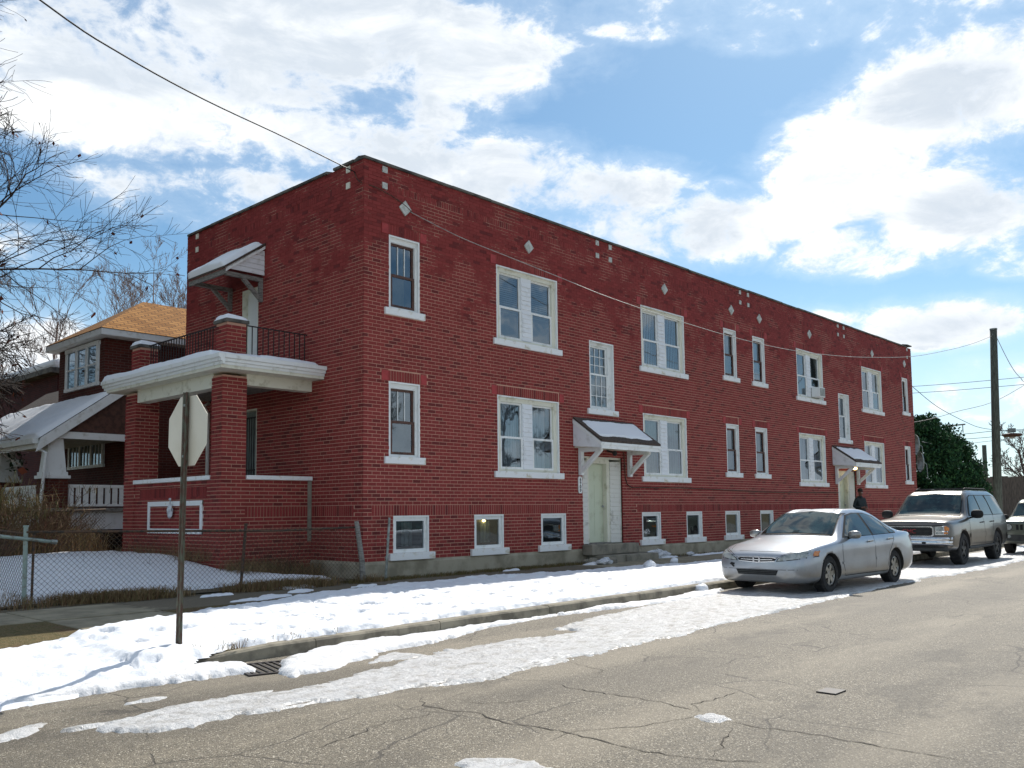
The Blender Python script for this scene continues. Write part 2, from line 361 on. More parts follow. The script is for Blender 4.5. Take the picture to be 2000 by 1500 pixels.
M['cglass'] = carglass('car_glass', lin('2c403f'))
M['lamp'] = mat('headlamp_lens', lin('aeb3b1'), lin('8b918e'), .12, 9, .4, .6, spec=.8)
M['amber'] = mat('amber_lens', lin('d5801f'), lin('b8640f'), .2, 20, spec=.8)
M['redlens'] = mat('red_lens', lin('a02a30'), lin('7d1d22'), .2, 20, spec=.8)
M['skin'] = mat('brown_skin', lin('6b4636'), lin('5d3c2e'), .6, 10)
M['jacket'] = mat('dark_teal_jacket', lin('1c2a2e'), lin('131c20'), .8, 10, bump=.4, bscale=15)
M['jeans'] = mat('dark_trousers', lin('23262e'), lin('191b21'), .85, 10)
M['hair'] = mat('black_knit_cap', lin('191719'), None, .9)
M['bulb'] = None
t = NT('lit_bulb'); t.b.inputs['Emission Color'].default_value = (1, .68, .25, 1); t.b.inputs['Emission Strength'].default_value = 7; M['bulb'] = t.fin((1, .8, .5), .4)
M['paper'] = mat('crumpled_white_paper', lin('d3d5d8'), lin('a8abb0'), .7, 12)
M['greywood'] = mat('grey_board_fence', lin('6d6259'), lin('4f4741'), .9, 5, .4, .65, .3, 20, mapscale=(4, 4, .5))
M['flower'] = mat('white_planter', lin('cfd2cf'), None, .5)
M['plant'] = mat('green_plant', lin('2c4527'), lin('1d3220'), .7, 20)

class MB:
    def __init__(s): s.v = []; s.f = []; s.m = []; s.uv = None
    def add(s, vs, fs, m=0):
        o = len(s.v); s.v += [tuple(x) for x in vs]; s.f += [tuple(i+o for i in f) for f in fs]; s.m += [m]*len(fs); return s
    def box(s, x0, x1, y0, y1, z0, z1, m=0):
        return s.add([(x0, y0, z0), (x1, y0, z0), (x1, y1, z0), (x0, y1, z0), (x0, y0, z1), (x1, y0, z1), (x1, y1, z1), (x0, y1, z1)],
                     [(0, 3, 2, 1), (4, 5, 6, 7), (0, 1, 5, 4), (1, 2, 6, 5), (2, 3, 7, 6), (3, 0, 4, 7)], m)
    def bar(s, a, b, w, h, m=0, up=(0, 0, 1)):
        a = Vector(a); b = Vector(b); d = (b-a).normalized(); u = Vector(up)
        if abs(d.dot(u)) > .98: u = Vector((0, 1, 0))
        r = d.cross(u).normalized(); u = r.cross(d).normalized(); r = r*w/2; u = u*h/2
        return s.add([a-r-u, a+r-u, a+r+u, a-r+u, b-r-u, b+r-u, b+r+u, b-r+u],
                     [(0, 1, 2, 3), (4, 7, 6, 5), (0, 4, 5, 1), (1, 5, 6, 2), (2, 6, 7, 3), (3, 7, 4, 0)], m)
    def tube(s, pts, rad, n=6, m=0, cap=True):
        pts = [Vector(p) for p in pts]; N = len(pts)
        if not hasattr(rad, '__len__'): rad = [rad]*N
        vs = []; pu = None
        for i, p in enumerate(pts):
            d = (pts[min(i+1, N-1)]-pts[max(i-1, 0)])
            d = d.normalized() if d.length > 1e-9 else Vector((0, 0, 1))
            u = pu if pu is not None else (Vector((0, 0, 1)) if abs(d.z) < .9 else Vector((1, 0, 0)))
            r = d.cross(u)
            if r.length < 1e-5: r = d.cross(Vector((.3, 1, .2)))
            r.normalize(); u = r.cross(d).normalized(); pu = u
            for k in range(n):
                a = 2*math.pi*k/n; vs.append(p+(r*math.cos(a)+u*math.sin(a))*rad[i])
        fs = []
        for i in range(N-1):
            for k in range(n):
                k2 = (k+1) % n; fs.append((i*n+k, i*n+k2, (i+1)*n+k2, (i+1)*n+k))
        if cap: fs.append(tuple(range(n-1, -1, -1))); fs.append(tuple(range((N-1)*n, N*n)))
        return s.add(vs, fs, m)
    def prism(s, poly, d0, d1, ax='y', m=0):
        """poly in the plane across axis ax, extruded from d0 to d1"""
        def P(a, b, d): return {'y': (a, d, b), 'x': (d, a, b), 'z': (a, b, d)}[ax]
        n = len(poly); vs = [P(a, b, d0) for a, b in poly]+[P(a, b, d1) for a, b in poly]
        fs = [tuple(range(n)), tuple(range(2*n-1, n-1, -1))]+[(i, i+n, (i+1) % n+n, (i+1) % n) for i in range(n)]
        return s.add(vs, fs, m)
    def lathe(s, prof, c=(0, 0, 0), ax='y', n=24, m=0, close=False):
        """prof: list of (radius, along)"""
        vs = []; fs = []; P = len(prof)
        for k in range(n):
            a = 2*math.pi*k/n; ca, sa = math.cos(a), math.sin(a)
            for r, h in prof:
                p = {'y': (r*ca, h, r*sa), 'z': (r*ca, r*sa, h), 'x': (h, r*ca, r*sa)}[ax]
                vs.append((p[0]+c[0], p[1]+c[1], p[2]+c[2]))
        for k in range(n):
            k2 = (k+1) % n
            for i in range(P-1): fs.append((k*P+i, k*P+i+1, k2*P+i+1, k2*P+i))
        return s.add(vs, fs, m)
    def ball(s, c, r, n=8, m=0, sc=(1, 1, 1)):
        pr = [(max(1e-4, math.sin(math.pi*i/n))*r, -math.cos(math.pi*i/n)*r) for i in range(n+1)]
        o = len(s.v); s.lathe(pr, (0, 0, 0), 'z', n+4, m)
        for i in range(o, len(s.v)): s.v[i] = (s.v[i][0]*sc[0]+c[0], s.v[i][1]*sc[1]+c[1], s.v[i][2]*sc[2]+c[2])
        return s
    def mesh(s, name, mats, smooth=False, recalc=True, boxuv=False):
        me = bpy.data.meshes.new(name); me.from_pydata(s.v, [], s.f)
        for mt in (mats if isinstance(mats, (list, tuple)) else [mats]): me.materials.append(mt)
        if any(s.m): me.polygons.foreach_set('material_index', s.m)
        if recalc:
            bm = bmesh.new(); bm.from_mesh(me); bmesh.ops.recalc_face_normals(bm, faces=bm.faces); bm.to_mesh(me); bm.free()
        if smooth: me.polygons.foreach_set('use_smooth', [True]*len(me.polygons))
        if boxuv:
            uvl = me.uv_layers.new(name='UVMap')
            for p in me.polygons:
                nx, ny, nz_ = p.normal
                for li in p.loop_indices:
                    c = me.vertices[me.loops[li].vertex_index].co
                    if abs(nz_) > .35 and abs(nz_) < .97:
                        h = Vector((nx, ny, 0)).normalized(); uvl.data[li].uv = (-h.y*c.x+h.x*c.y, c.z/max(.2, math.sqrt(1-nz_*nz_)))
                    elif abs(nx) > abs(ny): uvl.data[li].uv = (c.y, c.z)
                    else: uvl.data[li].uv = (c.x, c.z)
        me.update(); return me
    def build(s, name, mats, parent=None, loc=(0, 0, 0), rz=0, smooth=False, recalc=True, bevel=0, boxuv=False):
        return link(name, s.mesh(name, mats, smooth, recalc, boxuv), parent, loc, rz, bevel)

def link(name, me, parent=None, loc=(0, 0, 0), rz=0, bevel=0):
    o = bpy.data.objects.new(name, me); COL.objects.link(o); o.location = loc; o.rotation_euler = (0, 0, rz)
    if parent is not None: o.parent = parent
    if bevel:
        b = o.modifiers.new('bevel', 'BEVEL'); b.width = bevel; b.segments = 2; b.limit_method = 'ANGLE'; b.angle_limit = R(50)
    return o
def tag(o, label=None, cat=None, group=None, kind=None):
    if label: o['label'] = label
    if cat: o['category'] = cat
    if group: o['group'] = group
    if kind: o['kind'] = kind
    return o
def empty(name, loc=(0, 0, 0), rz=0, label=None, cat=None, group=None):
    o = bpy.data.objects.new(name, None); COL.objects.link(o); o.location = loc; o.rotation_euler = (0, 0, rz)
    o.empty_display_size = .2
    return tag(o, label, cat, group)
def pbox(name, mats, parent, x0, x1, y0, y1, z0, z1, bevel=0): return MB().box(x0, x1, y0, y1, z0, z1).build(name, mats, parent, bevel=bevel)
def text_mesh(body, size, depth):
    cu = bpy.data.curves.new('lettering', 'FONT'); cu.body = body; cu.size = size; cu.extrude = depth; cu.align_x = 'CENTER'; cu.align_y = 'CENTER'
    to = bpy.data.objects.new('lettering_tmp', cu); COL.objects.link(to)
    dg = bpy.context.evaluated_depsgraph_get(); me = bpy.data.meshes.new_from_object(to.evaluated_get(dg))
    bpy.data.objects.remove(to); bpy.data.curves.remove(cu); return me

# numpy noise for terrain and snow
_rng = np.random.default_rng(3); _tab = _rng.random((256, 256))
def vnoise(x, y):
    xi = np.floor(x).astype(int); yi = np.floor(y).astype(int); fx = x-xi; fy = y-yi
    fx = fx*fx*(3-2*fx); fy = fy*fy*(3-2*fy)
    g = lambda a, b: _tab[a % 256, b % 256]
    return (g(xi, yi)*(1-fx)+g(xi+1, yi)*fx)*(1-fy)+(g(xi, yi+1)*(1-fx)+g(xi+1, yi+1)*fx)*fy
def fbm(x, y, s=1.0, oct=5, rough=.5):
    o = 0; a = 1; t = 0
    for i in range(oct):
        o = o+a*(vnoise(x*s+17.3*i, y*s+9.1*i)-.5); t += a; a *= rough; s *= 2.03
    return o/t*2
def sdist(px, py, poly):
    """signed distance to a polygon, positive inside"""
    P = np.array(poly, float); d = np.full(px.shape, 1e9); ins = np.zeros(px.shape, bool)
    for i in range(len(P)):
        a = P[i]; b = P[(i+1) % len(P)]; ab = b-a
        t = np.clip(((px-a[0])*ab[0]+(py-a[1])*ab[1])/(ab@ab+1e-12), 0, 1)
        d = np.minimum(d, np.hypot(px-a[0]-t*ab[0], py-a[1]-t*ab[1]))
        c = ((a[1] > py) != (b[1] > py)) & (px < (b[0]-a[0])*(py-a[1])/(b[1]-a[1]+1e-12)+a[0])
        ins ^= c
    return np.where(ins, d, -d)
def sst(x, a, b):
    t = np.clip((x-a)/(b-a), 0, 1); return t*t*(3-2*t)
def heightfield(name, xs, ys, zf, keep, mats, smooth=True, parent=None):
    X, Y = np.meshgrid(np.array(xs), np.array(ys), indexing='ij'); Z = zf(X, Y); K = keep(X, Y, Z)
    nx, ny = X.shape
    idx = -np.ones(X.shape, int); fm = K[:-1, :-1] | K[1:, :-1] | K[1:, 1:] | K[:-1, 1:]
    use = np.zeros(X.shape, bool); use[:-1, :-1] |= fm; use[1:, :-1] |= fm; use[1:, 1:] |= fm; use[:-1, 1:] |= fm
    idx[use] = np.arange(use.sum())
    V = np.stack([X[use], Y[use], Z[use]], 1)
    I, J = np.nonzero(fm)
    Fc = np.stack([idx[I, J], idx[I+1, J], idx[I+1, J+1], idx[I, J+1]], 1)
    me = bpy.data.meshes.new(name); me.from_pydata(V.tolist(), [], Fc.tolist()); me.materials.append(mats)
    if smooth: me.polygons.foreach_set('use_smooth', [True]*len(me.polygons))
    me.update(); return link(name, me, parent)
def grow(x0, x1, d0, k, x_from=None):
    out = [x0]
    while out[-1] < x1: out.append(out[-1]+d0*(1+k*max(0, out[-1]-(x_from if x_from is not None else x0))))
    return out

# ------------------------------------------------------------------ ground, road, kerb, sidewalk
ROADZ = -.15
def kerb_y(x): return -5.74+.03*x if x > -7.0 else -5.95
tag(MB().add([(-900, -900, -.30), (1200, -900, -.30), (1200, 1200, -.30), (-900, 1200, -.30)], [(0, 1, 2, 3)]).build('ground', M['lawn']),
    'dull winter ground reaching the horizon', 'ground', kind='structure')
rd = MB()
rxs = [-60, -20, -12, -9, -7, -5, -2, 2, 8, 16, 40, 120, 300]
for a, b in zip(rxs[:-1], rxs[1:]):
    ya, yb = (kerb_y(a)+.03 if a > -9 else -3.4), (kerb_y(b)+.03 if b > -9 else -3.4)
    if a >= 40: ya = yb = -4.5
    if b >= 40: yb = -4.5
    rd.add([(a, -30, ROADZ), (b, -30, ROADZ), (b, yb, ROADZ), (a, ya, ROADZ)], [(0, 1, 2, 3)])
road = tag(rd.build('road', M['road']), 'worn grey asphalt street with cracks and exposed stones', 'road', kind='structure')
def crackmesh(pts, wdt):
    rnd = random.Random(int(abs(pts[0][0]*1000))); P = []
    for (a, b) in zip(pts[:-1], pts[1:]):
        n = max(2, int(math.dist(a, b)/.07))
        for k in range(n):
            t = k/n; P.append((a[0]+(b[0]-a[0])*t+rnd.uniform(-.022, .022), a[1]+(b[1]-a[1])*t+rnd.uniform(-.022, .022)))
    P.append(pts[-1]); vs = []; fs = []
    for i, p in enumerate(P):
        q = P[min(i+1, len(P)-1)]; o = P[max(i-1, 0)]; d = Vector((q[0]-o[0], q[1]-o[1])).normalized()
        wd = wdt*rnd.uniform(.35, 1.25)*min(1, i/4+.2, (len(P)-1-i)/4+.2)
        vs += [(p[0]-d.y*wd, p[1]+d.x*wd, ROADZ+.004), (p[0]+d.y*wd, p[1]-d.x*wd, ROADZ+.004)]
        if i: fs.append((2*i-2, 2*i-1, 2*i+1, 2*i))
    return MB().add(vs, fs)
CR = [[(-4.9, -8.98), (-4.95, -9.33), (-4.93, -9.68), (-4.93, -10.12), (-5.0, -10.52)],
 [(-7.56, -9.27), (-7.05, -9.12), (-6.71, -9.02), (-6.39, -9.07), (-6.23, -9.03)],
 [(-6.0, -8.57), (-6.19, -8.81), (-6.2, -9.06), (-6.1, -9.29), (-6.2, -9.66), (-6.12, -10.04), (-6.11, -10.17), (-6.15, -10.46), (-6.17, -10.83), (-6.13, -11.06), (-6.05, -11.26), (-5.91, -11.51)],
 [(-5.0, -10.52), (-4.83, -10.33), (-4.54, -10.38), (-4.15, -10.38)],
 [(-5.07, -10.56), (-5.31, -10.54), (-5.7, -10.42), (-6.04, -10.2), (-6.36, -10.22)],
 [(-5.14, -10.85), (-5.18, -11.02), (-5.11, -11.32), (-5.13, -11.8), (-5.14, -12.39)],
 [(-5.28, -10.91), (-5.66, -11.08), (-6.0, -11.2)], [(-3.66, -10.64), (-3.79, -10.87), (-3.75, -11.1)],
 [(-3.93, -8.31), (-4.12, -8.97), (-4.34, -9.02)], [(-5.76, -8.85), (-5.87, -8.95), (-5.87, -9.1), (-5.67, -9.25), (-5.42, -9.34)]]
for i, c in enumerate(CR): crackmesh(c, .0065 if i in (0, 2, 5) else .0045).build('crack', M['crack'], road)
# manhole-like iron patch in the road
tag(MB().box(-3.82, -3.62, -11.02, -10.86, ROADZ-.01, ROADZ+.012).build('valve_cover', M['iron']), 'small dark iron valve cover set in the asphalt at the right', 'cover')

# verge soil under the snow, and the strip of earth along the wall
vg = MB(); vx = [-40, -8.6, -7.2, -5, 0, 6, 14, 24, 40, 120]
for a, b in zip(vx[:-1], vx[1:]): vg.add([(a, kerb_y(a)+.14, -.035), (b, kerb_y(b)+.14, -.035), (b, -2.0, .008), (a, -2.0, .008)], [(0, 1, 2, 3)])
vg.add([(-40, -5.9, -.035), (-7.0, -5.83, -.035), (-7.0, -6.1, ROADZ-.01), (-40, -6.1, ROADZ-.01)], [(0, 1, 2, 3)])
for a, b in zip(vx[:-1], vx[1:]): vg.add([(a, kerb_y(a)+.141, -.034), (b, kerb_y(b)+.141, -.034), (b, kerb_y(b)+.141, -.25), (a, kerb_y(a)+.141, -.25)], [(0, 1, 2, 3)])
tag(vg.build('verge', M['lawn']), 'earth verge between kerb and sidewalk', 'verge', kind='structure')
sw = empty('sidewalk', (0, 0, 0)); tag(sw, 'concrete sidewalk of separate slabs along the brick wall', 'sidewalk', kind='structure')
rs_ = random.Random(5)
x = -40.0
while x < 60:
    L = 1.52
    pbox('slab', M['slab'], sw, x+.012, x+L-.012, -2.08, -.62, -.12, .018+rs_.uniform(-.004, .006), bevel=.008)
    if -8 < x < -5.6: pbox('slab', M['slab'], sw, x+.012, x+L-.012, -4.6, -2.104, -.14, .012+rs_.uniform(-.004, .006), bevel=.008)
    x += L
tag(MB().add([(-40, -.72, .004), (60, -.72, .004), (60, 40, .004), (-40, 40, .004)], [(0, 1, 2, 3)]).build('wall_strip', M['dirt']),
    'trodden dirt and dead grass strip at the foot of the wall', 'ground strip', kind='structure')
kb = empty('kerb'); tag(kb, 'concrete kerb of long cast lengths along the street', 'kerb', kind='structure')
kx = -5.15
segs = [(-7.25, -5.16, .12), (-5.15, -3.3, .13), (-3.29, -1.16, .135)]
xx = -1.15
while xx < 45: segs.append((xx, xx+2.29, .14)); xx += 2.3
for a, b, h in segs:
    ya, yb = kerb_y(a), kerb_y(b); n = 4
    vs = []
    for k in range(n+1):
        t = k/n; xk = a+(b-a)*t; yk = ya+(yb-ya)*t
        hh = h if a > -5.16 else .02+.11*min(1, t*1.5)
        if a < -6.25: yk += .10*(1-t)**2
        z = ROADZ+hh
        vs += [(xk, yk, ROADZ-.08), (xk, yk+.012, z-.02), (xk, yk+.035, z), (xk, yk+.17, z+.004), (xk, yk+.17, ROADZ-.08)]
    fs = [(k*5+j, k*5+j+1, k*5+j+6, k*5+j+5) for k in range(n) for j in range(4)]+[(0, 1, 2, 3, 4), tuple(n*5+j for j in (4, 3, 2, 1, 0))]
    MB().add(vs, fs).build('kerb_stone', M['kerb'], kb)
# storm drain
dr = empty('storm_drain', (-6.0, -6.45, ROADZ), R(-14), 'dark iron storm drain grate in the gutter by the kerb', 'drain')
MB().box(-.36, .36, -.33, -.29, -.02, .014).box(-.36, .36, .29, .33, -.02, .014).box(-.36, -.32, -.29, .29, -.02, .014).box(.32, .36, -.29, .29, -.02, .014).build('grate_frame', M['iron'], dr)
MB().box(-.32, .32, -.29, .29, -.03, -.012).build('drain_pit', M['dark'], dr)
for i in range(9): pbox('grate_bar', M['iron'], dr, -.30+.07*i, -.27+.07*i, -.29, .29, -.012, .012)

# yard in front of the porch
def yard_z(X, Y): return .03+.42*np.clip((Y-.3)/3.2, 0, 1)*sst(X, .2, -2.0)+.012*fbm(X, Y, 1.3)
ya = heightfield('yard', np.linspace(-20, 0.0, 120), np.linspace(-.1, 12, 90), yard_z, lambda X, Y, Z: np.ones(X.shape, bool), M['dirt'])
tag(ya, 'front yard earth rising towards the porch', 'yard', kind='structure')
ya2 = tag(MB().add([(-20, 12, .45), (0.3, 12, .45), (30, 7.3, .45), (30, 40, .5), (-20, 40, .5)], [(0, 1, 2, 3, 4)]).add([(-.2, 7.3, .40), (30, 7.3, .45), (.3, 12, .45)], [(0, 1, 2)]).build('neighbour_yard', M['lawn']), 'rough grass ground around the neighbouring houses', 'yard', kind='structure')

# ------------------------------------------------------------------ the brick apartment building
BL, BW, BH = 31.0, 7.38, 8.478
CO = .0745; Z0 = .356
bld = empty('brick_apartment_building', (0, 0, 0), 0, 'long two storey red brick apartment block with white window sills and a corner porch', 'apartment building')
HU, HL = 7.038, 3.989
# name, l, r, bottom(sill top), head, kind
WIN = [('A', .64, 1.46, 5.504, HU, 'n_up'), ('B', 3.82, 6.0, 5.30, HU, 'd_blue'), ('C', 9.63, 11.84, 5.30, HU, 'd_vert'),
 ('D', 14.17, 14.95, 5.504, HU, 'n_dim'), ('E', 16.06, 16.87, 5.504, HU, 'n_pale'), ('F', 19.29, 21.44, 5.30, HU, 'd_ac'),
 ('G', 25.18, 27.26, 5.30, HU, 'd_room'), ('H', 29.70, 30.36, 5.504, HU, 'n_pale'),
 ('A', .64, 1.46, 2.451, HL, 'n_low'), ('B', 3.82, 6.0, 2.235, HL, 'd_curt'), ('C', 9.63, 11.84, 2.235, HL, 'd_beige'),
 ('D', 14.17, 14.95, 2.451, HL, 'n_grey'), ('E', 16.06, 16.87, 2.451, HL, 'n_grey'), ('F', 19.29, 21.44, 2.235, HL, 'd_curt'),
 ('G', 25.18, 27.26, 2.235, HL, 'd_curt'), ('H', 29.70, 30.36, 2.451, HL, 'n_grey'),
 ('S', 7.27, 8.31, 3.938, 5.723, 'st_grid'), ('S', 22.79, 23.78, 3.938, 5.723, 'st_plain')]
for a, b in [(.756, 1.705), (3.05, 3.98), (5.29, 6.21), (9.48, 10.38), (11.73, 12.58), (13.96, 14.86), (16.22, 17.11), (18.6, 19.5), (20.9, 21.8)]:
    WIN.append(('K', a, b, .498, 1.252, 'base'))
DOORS = [(6.90, 8.60, .30, 2.70), (22.45, 24.15, .30, 2.72)]
openL = [(l, r, b, h) for _, l, r, b, h, _k in WIN]+DOORS
sillL = [(l-.13, r+.13, b-.145, b) for _, l, r, b, h, _k in WIN]
# front wall: u runs from the far corner (y = BW) to the street corner (y = 0)
uF = lambda y: BW-y
openF = [(uF(4.63), uF(3.93), 4.45, 6.55), (uF(4.75), uF(3.93), 1.45, 3.72)]

def wallgrid(mb, u0, u1, z0, z1, holes, m=0):
    us = sorted({u0, u1, *[h[0] for h in holes], *[h[1] for h in holes]}); zs = sorted({z0, z1, *[h[2] for h in holes], *[h[3] for h in holes]})
    us = [u for u in us if u0 <= u <= u1]; zs = [z for z in zs if z0 <= z <= z1]
    for a, b in zip(us[:-1], us[1:]):
        for c, d in zip(zs[:-1], zs[1:]):
            cu, cz = (a+b)/2, (c+d)/2
            if any(h[0] < cu < h[1] and h[2] < cz < h[3] for h in holes): continue
            mb.add([(a, 0, c), (b, 0, c), (b, 0, d), (a, 0, d)], [(0, 1, 2, 3)], m)
mb = MB(); wallgrid(mb, 0, BL, Z0, BH, openL); mb.build('wall', M['mortar'], bld)
mb = MB(); wallgrid(mb, 0, BW, Z0, BH, openF); mb.build('wall', M['mortar'], bld, (0, BW, 0), R(-90))
mb = MB(); mb.add([(0, BW, 0), (BL, BW, 0), (BL, BW, BH), (0, BW, BH)], [(0, 1, 2, 3)]); mb.add([(BL, 0, 0), (BL, BW, 0), (BL, BW, BH), (BL, 0, BH)], [(0, 1, 2, 3)])
mb.build('wall', M['dbrick'], bld, boxuv=True)
MB().box(.05, BL-.05, .05, BW-.05, BH-.35, BH-.30).build('flat_roof', M['canopyroof'], bld)
MB().box(.05, BL-.05, .75, BW-.35, 1.30, 1.34).box(.05, BL-.05, .75, BW-.35, 4.55, 4.6).build('storey_floor', M['dark'], bld)
# foundation
MB().prism([(-.035, -.3), (-.035, .30), (.004, Z0), (.2, Z0), (.2, -.3)], -.035, BL, 'x').build('foundation', M['found'], bld)
MB().prism([(-.035, -.3), (-.035, .30), (.004, Z0), (.2, Z0), (.2, -.3)], .2, BW, 'x').build('foundation', M['found'], bld, (0, BW, 0), R(-90))
# coping tiles, each a length of its own
rc = random.Random(11); u = -.03; k = 0
while u < BL:
    L = min(1.22, BL+.03-u); dz = rc.uniform(-.008, .008)+(.10 if u > BL-1.3 else 0)
    MB().prism([(-.05, BH-.005), (-.05, BH+.045), (.16, BH+.085), (.30, BH+.05), (.30, BH-.005)], u+.004, u+L-.004, 'x').build('coping_tile', M['coping'], bld, (0, 0, dz)); u += L
u = .05
while u < BW:
    L = min(1.22, BW+.03-u)
    MB().prism([(-.05, BH-.006), (-.05, BH+.044), (.16, BH+.084), (.30, BH+.049), (.30, BH-.006)], u+.004, u+L-.004, 'x').build('coping_tile', M['coping'], bld, (0, BW-.0+.0, rc.uniform(-.006, .006)), R(-90)) if u+L < BW-.02 else None
    u += L
MB().prism([(-.05, BH-.006), (-.05, BH+.044), (.16, BH+.084), (.30, BH+.049), (.30, BH-.006)], BW-1.0, BW-.31, 'x').build('coping_tile', M['coping'], bld, (0, BW, .002), R(-90))

# --- bricks
BR = []     # (frame, u0, u1, z0, z1, proud)
FR = {'L': ((0, 0, 0), 0), 'F': ((0, BW, 0), R(-90))}
def rsub(rects, h):
    out = []
    for (a, b, c, d) in rects:
        x0, x1, y0, y1 = max(a, h[0]), min(b, h[1]), max(c, h[2]), min(d, h[3])
        if x0 >= x1 or y0 >= y1: out.append((a, b, c, d)); continue
        if x0 > a: out.append((a, x0, c, d))
        if x1 < b: out.append((x1, b, c, d))
        if y0 > c: out.append((x0, x1, c, y0))
        if y1 < d: out.append((x0, x1, y1, d))
    return out
rb = random.Random(21)
def lay(frame, u0, u1, z0, z1, holes, soldiers=(), proud=.0042, ulen=.212, gap=.0115):
    def put(a, b, c, d, hs):
        rs = [(a, b, c, d)]
        for h in hs: rs = rsub(rs, h)
        for (p, q, r, s_) in rs:
            if q-p > .03 and s_-r > .014: BR.append((frame, p, q, r, s_, proud+rb.uniform(-.002, .002)))
    if frame[0] in 'PT': gap, proud = .016, .0032
    n = int(round((z1-Z0)/CO)); k0 = int(round((z0-Z0)/CO))
    for k in range(k0, n):
        c, d = Z0+k*CO+gap/2, Z0+(k+1)*CO-gap/2
        if d > z1+.004: break
        sol = [s for s in soldiers if s[2] < (c+d)/2 < s[3]]
        hs = [h for h in holes if h[2] < d and h[3] > c]+sol
        off = (0 if k % 2 else ulen/2)
        a = u0-off
        while a < u1-.02:
            b = a+ulen; j = rb.uniform(-.004, .004)
            put(max(a, u0)+gap/2*(a > u0-.001)-(.008 if a <= u0 else 0), min(b, u1)-gap/2+j*.3, c+rb.uniform(-.001, .001), d, hs); a = b
    for s in soldiers:
        a = s[0]
        while a < s[1]-.02:
            put(a+gap/2, min(a+CO*.95, s[1])-gap/2, s[2]+gap/2, s[3]-gap/2, [h for h in holes if h[2] < s[3] and h[3] > s[2]]); a += CO*.95
# soldier bands: basement belt, parapet belt, lintels
solL = []
zb0, zb1 = Z0+12*CO, Z0+15*CO
for a, b in ((.20, 6.30), (9.25, 22.2), (24.4, 30.7)): solL.append((a, b, zb0, zb1))
zp0 = Z0+round((8.034-.085-Z0)/CO)*CO; zp1 = zp0+2*CO
for a, b in ((.62, 7.6), (8.35, 15.2), (15.95, 22.9), (23.65, 30.4)): solL.append((a, b, zp0, zp1))
blocks = []
for nme, l, r, b, h, k in WIN:
    if nme in 'ABCDEFGH':
        solL.append((l-.02, r+.02, h, h+3*CO)); blocks += [(l-.20, l-.02, h, h+.215), (r+.02, r+.20, h, h+.215)]
sq = []
for xq in (.52, 7.68, 8.25, 15.3, 15.84, 22.99, 23.54, 30.48): sq += [(xq-.065, xq+.065, 8.31, 8.44), (xq-.065, xq+.065, 7.97, 8.10)]
dia = [1.06, 4.95, 10.84, 14.69, 16.57, 20.41, 26.35, 30.07]
dsq = [(d-.11, d+.11, 7.686-.11, 7.686+.11) for d in dia]
lay('L', 0, BL, Z0, BH, openL+sillL+blocks+sq+dsq, solL)
sqF = []
for yq in (.52, BW-.52): sqF += [(uF(yq)-.065, uF(yq)+.065, 8.31, 8.44), (uF(yq)-.065, uF(yq)+.065, 7.97, 8.10)]
lay('F', 0, BW, Z0, BH, openF+sqF, [(.7, BW-.7, zp0, zp1), (.5, uF(.30), zb0, zb1)])
for a, b, c, d in blocks: pbox('lintel_block', M['lintel'], bld, a+.005, b-.005, -.014, .03, c+.005, d-.005)
for a, b, c, d in sq: pbox('white_square_inset', M['inset'], bld, a, b, -.022, .03, c, d)
for a, b, c, d in sqF: MB().box(a, b, -.022, .03, c, d).build('white_square_inset', M['cream'], bld, (0, BW, 0), R(-90))
for d in dia: MB().prism([(d, 7.686-.165), (d+.165, 7.686), (d, 7.686+.165), (d-.165, 7.686)], -.03, .02, 'y').build('white_diamond_inset', M['inset'], bld)

# --- porch: columns, parapet walls, roof
PX = -2.08; PY0, PY1 = 1.73, 6.05
FR['PS'] = ((PX, PY0, 0), 0)                    # side facing the street
FR['PF'] = ((PX, PY1, 0), R(-90))               # front facing the yard
FR['PC'] = ((PX, 5.53, 0), 0)                   # far column, side facing the street
FR['TS'] = ((-1.99, 1.76, 0), 0); FR['TF'] = ((-1.99, 2.2, 0), R(-90))
FR['TS2'] = ((-1.99, 5.56, 0), 0); FR['TF2'] = ((-1.99, 6.0, 0), R(-90))
uP = lambda y: PY1-y
cz = 4.04; zcap = 2.0
pm = MB(); e = .009
pm.box(PX+e, PX+.53-e, PY0+e, PY0+.42-e, 0, cz); pm.box(PX+e, PX+.55-e, 5.53+e, PY1-e, 0, cz)
pm.box(PX+.53-e, -.003, PY0+e+.03, PY0+.30, 0, zcap); pm.box(PX+e+.03, PX+.33, PY0+.42-e, 5.53+e, 0, zcap)
pm.box(-1.99+e, -1.56-e, 1.76+e, 2.2-e, 4.44, 5.10); pm.box(-1.99+e, -1.56-e, 5.56+e, 6.0-e, 4.44, 5.10)
pm.build('porch_wall', M['mortar'], bld)
frame = (uP(4.87), uP(2.48), .93, 1.60)
fb = .10
frm = [(frame[0], frame[1], frame[3]-fb, frame[3]), (frame[0], frame[1], frame[2], frame[2]+fb), (frame[0], frame[0]+fb, frame[2], frame[3]), (frame[1]-fb, frame[1], frame[2], frame[3])]
lay('PS', 0, .53, .2, cz, [])
FR['PS2'] = ((PX, PY0+.03, 0), 0); FR['PF2'] = ((PX+.03, PY1, 0), R(-90))
lay('PS2', .53, 2.08, .2, zcap, [], [(.53, 2.06, zb0, zb1)])
lay('PF', 0, .52, .2, cz, []); lay('PF', uP(2.15), uP(PY0), .2, cz, [])
lay('PF2', .52, uP(2.15), .2, zcap, frm, [(.75, uP(2.35), 1.66, 1.66+3*CO)])
lay('PC', 0, .55, 1.9, cz, [])
for f in ('TS', 'TF', 'TS2', 'TF2'): lay(f, 0, .43 if 'S' in f else .44, 4.46, 5.08, [])
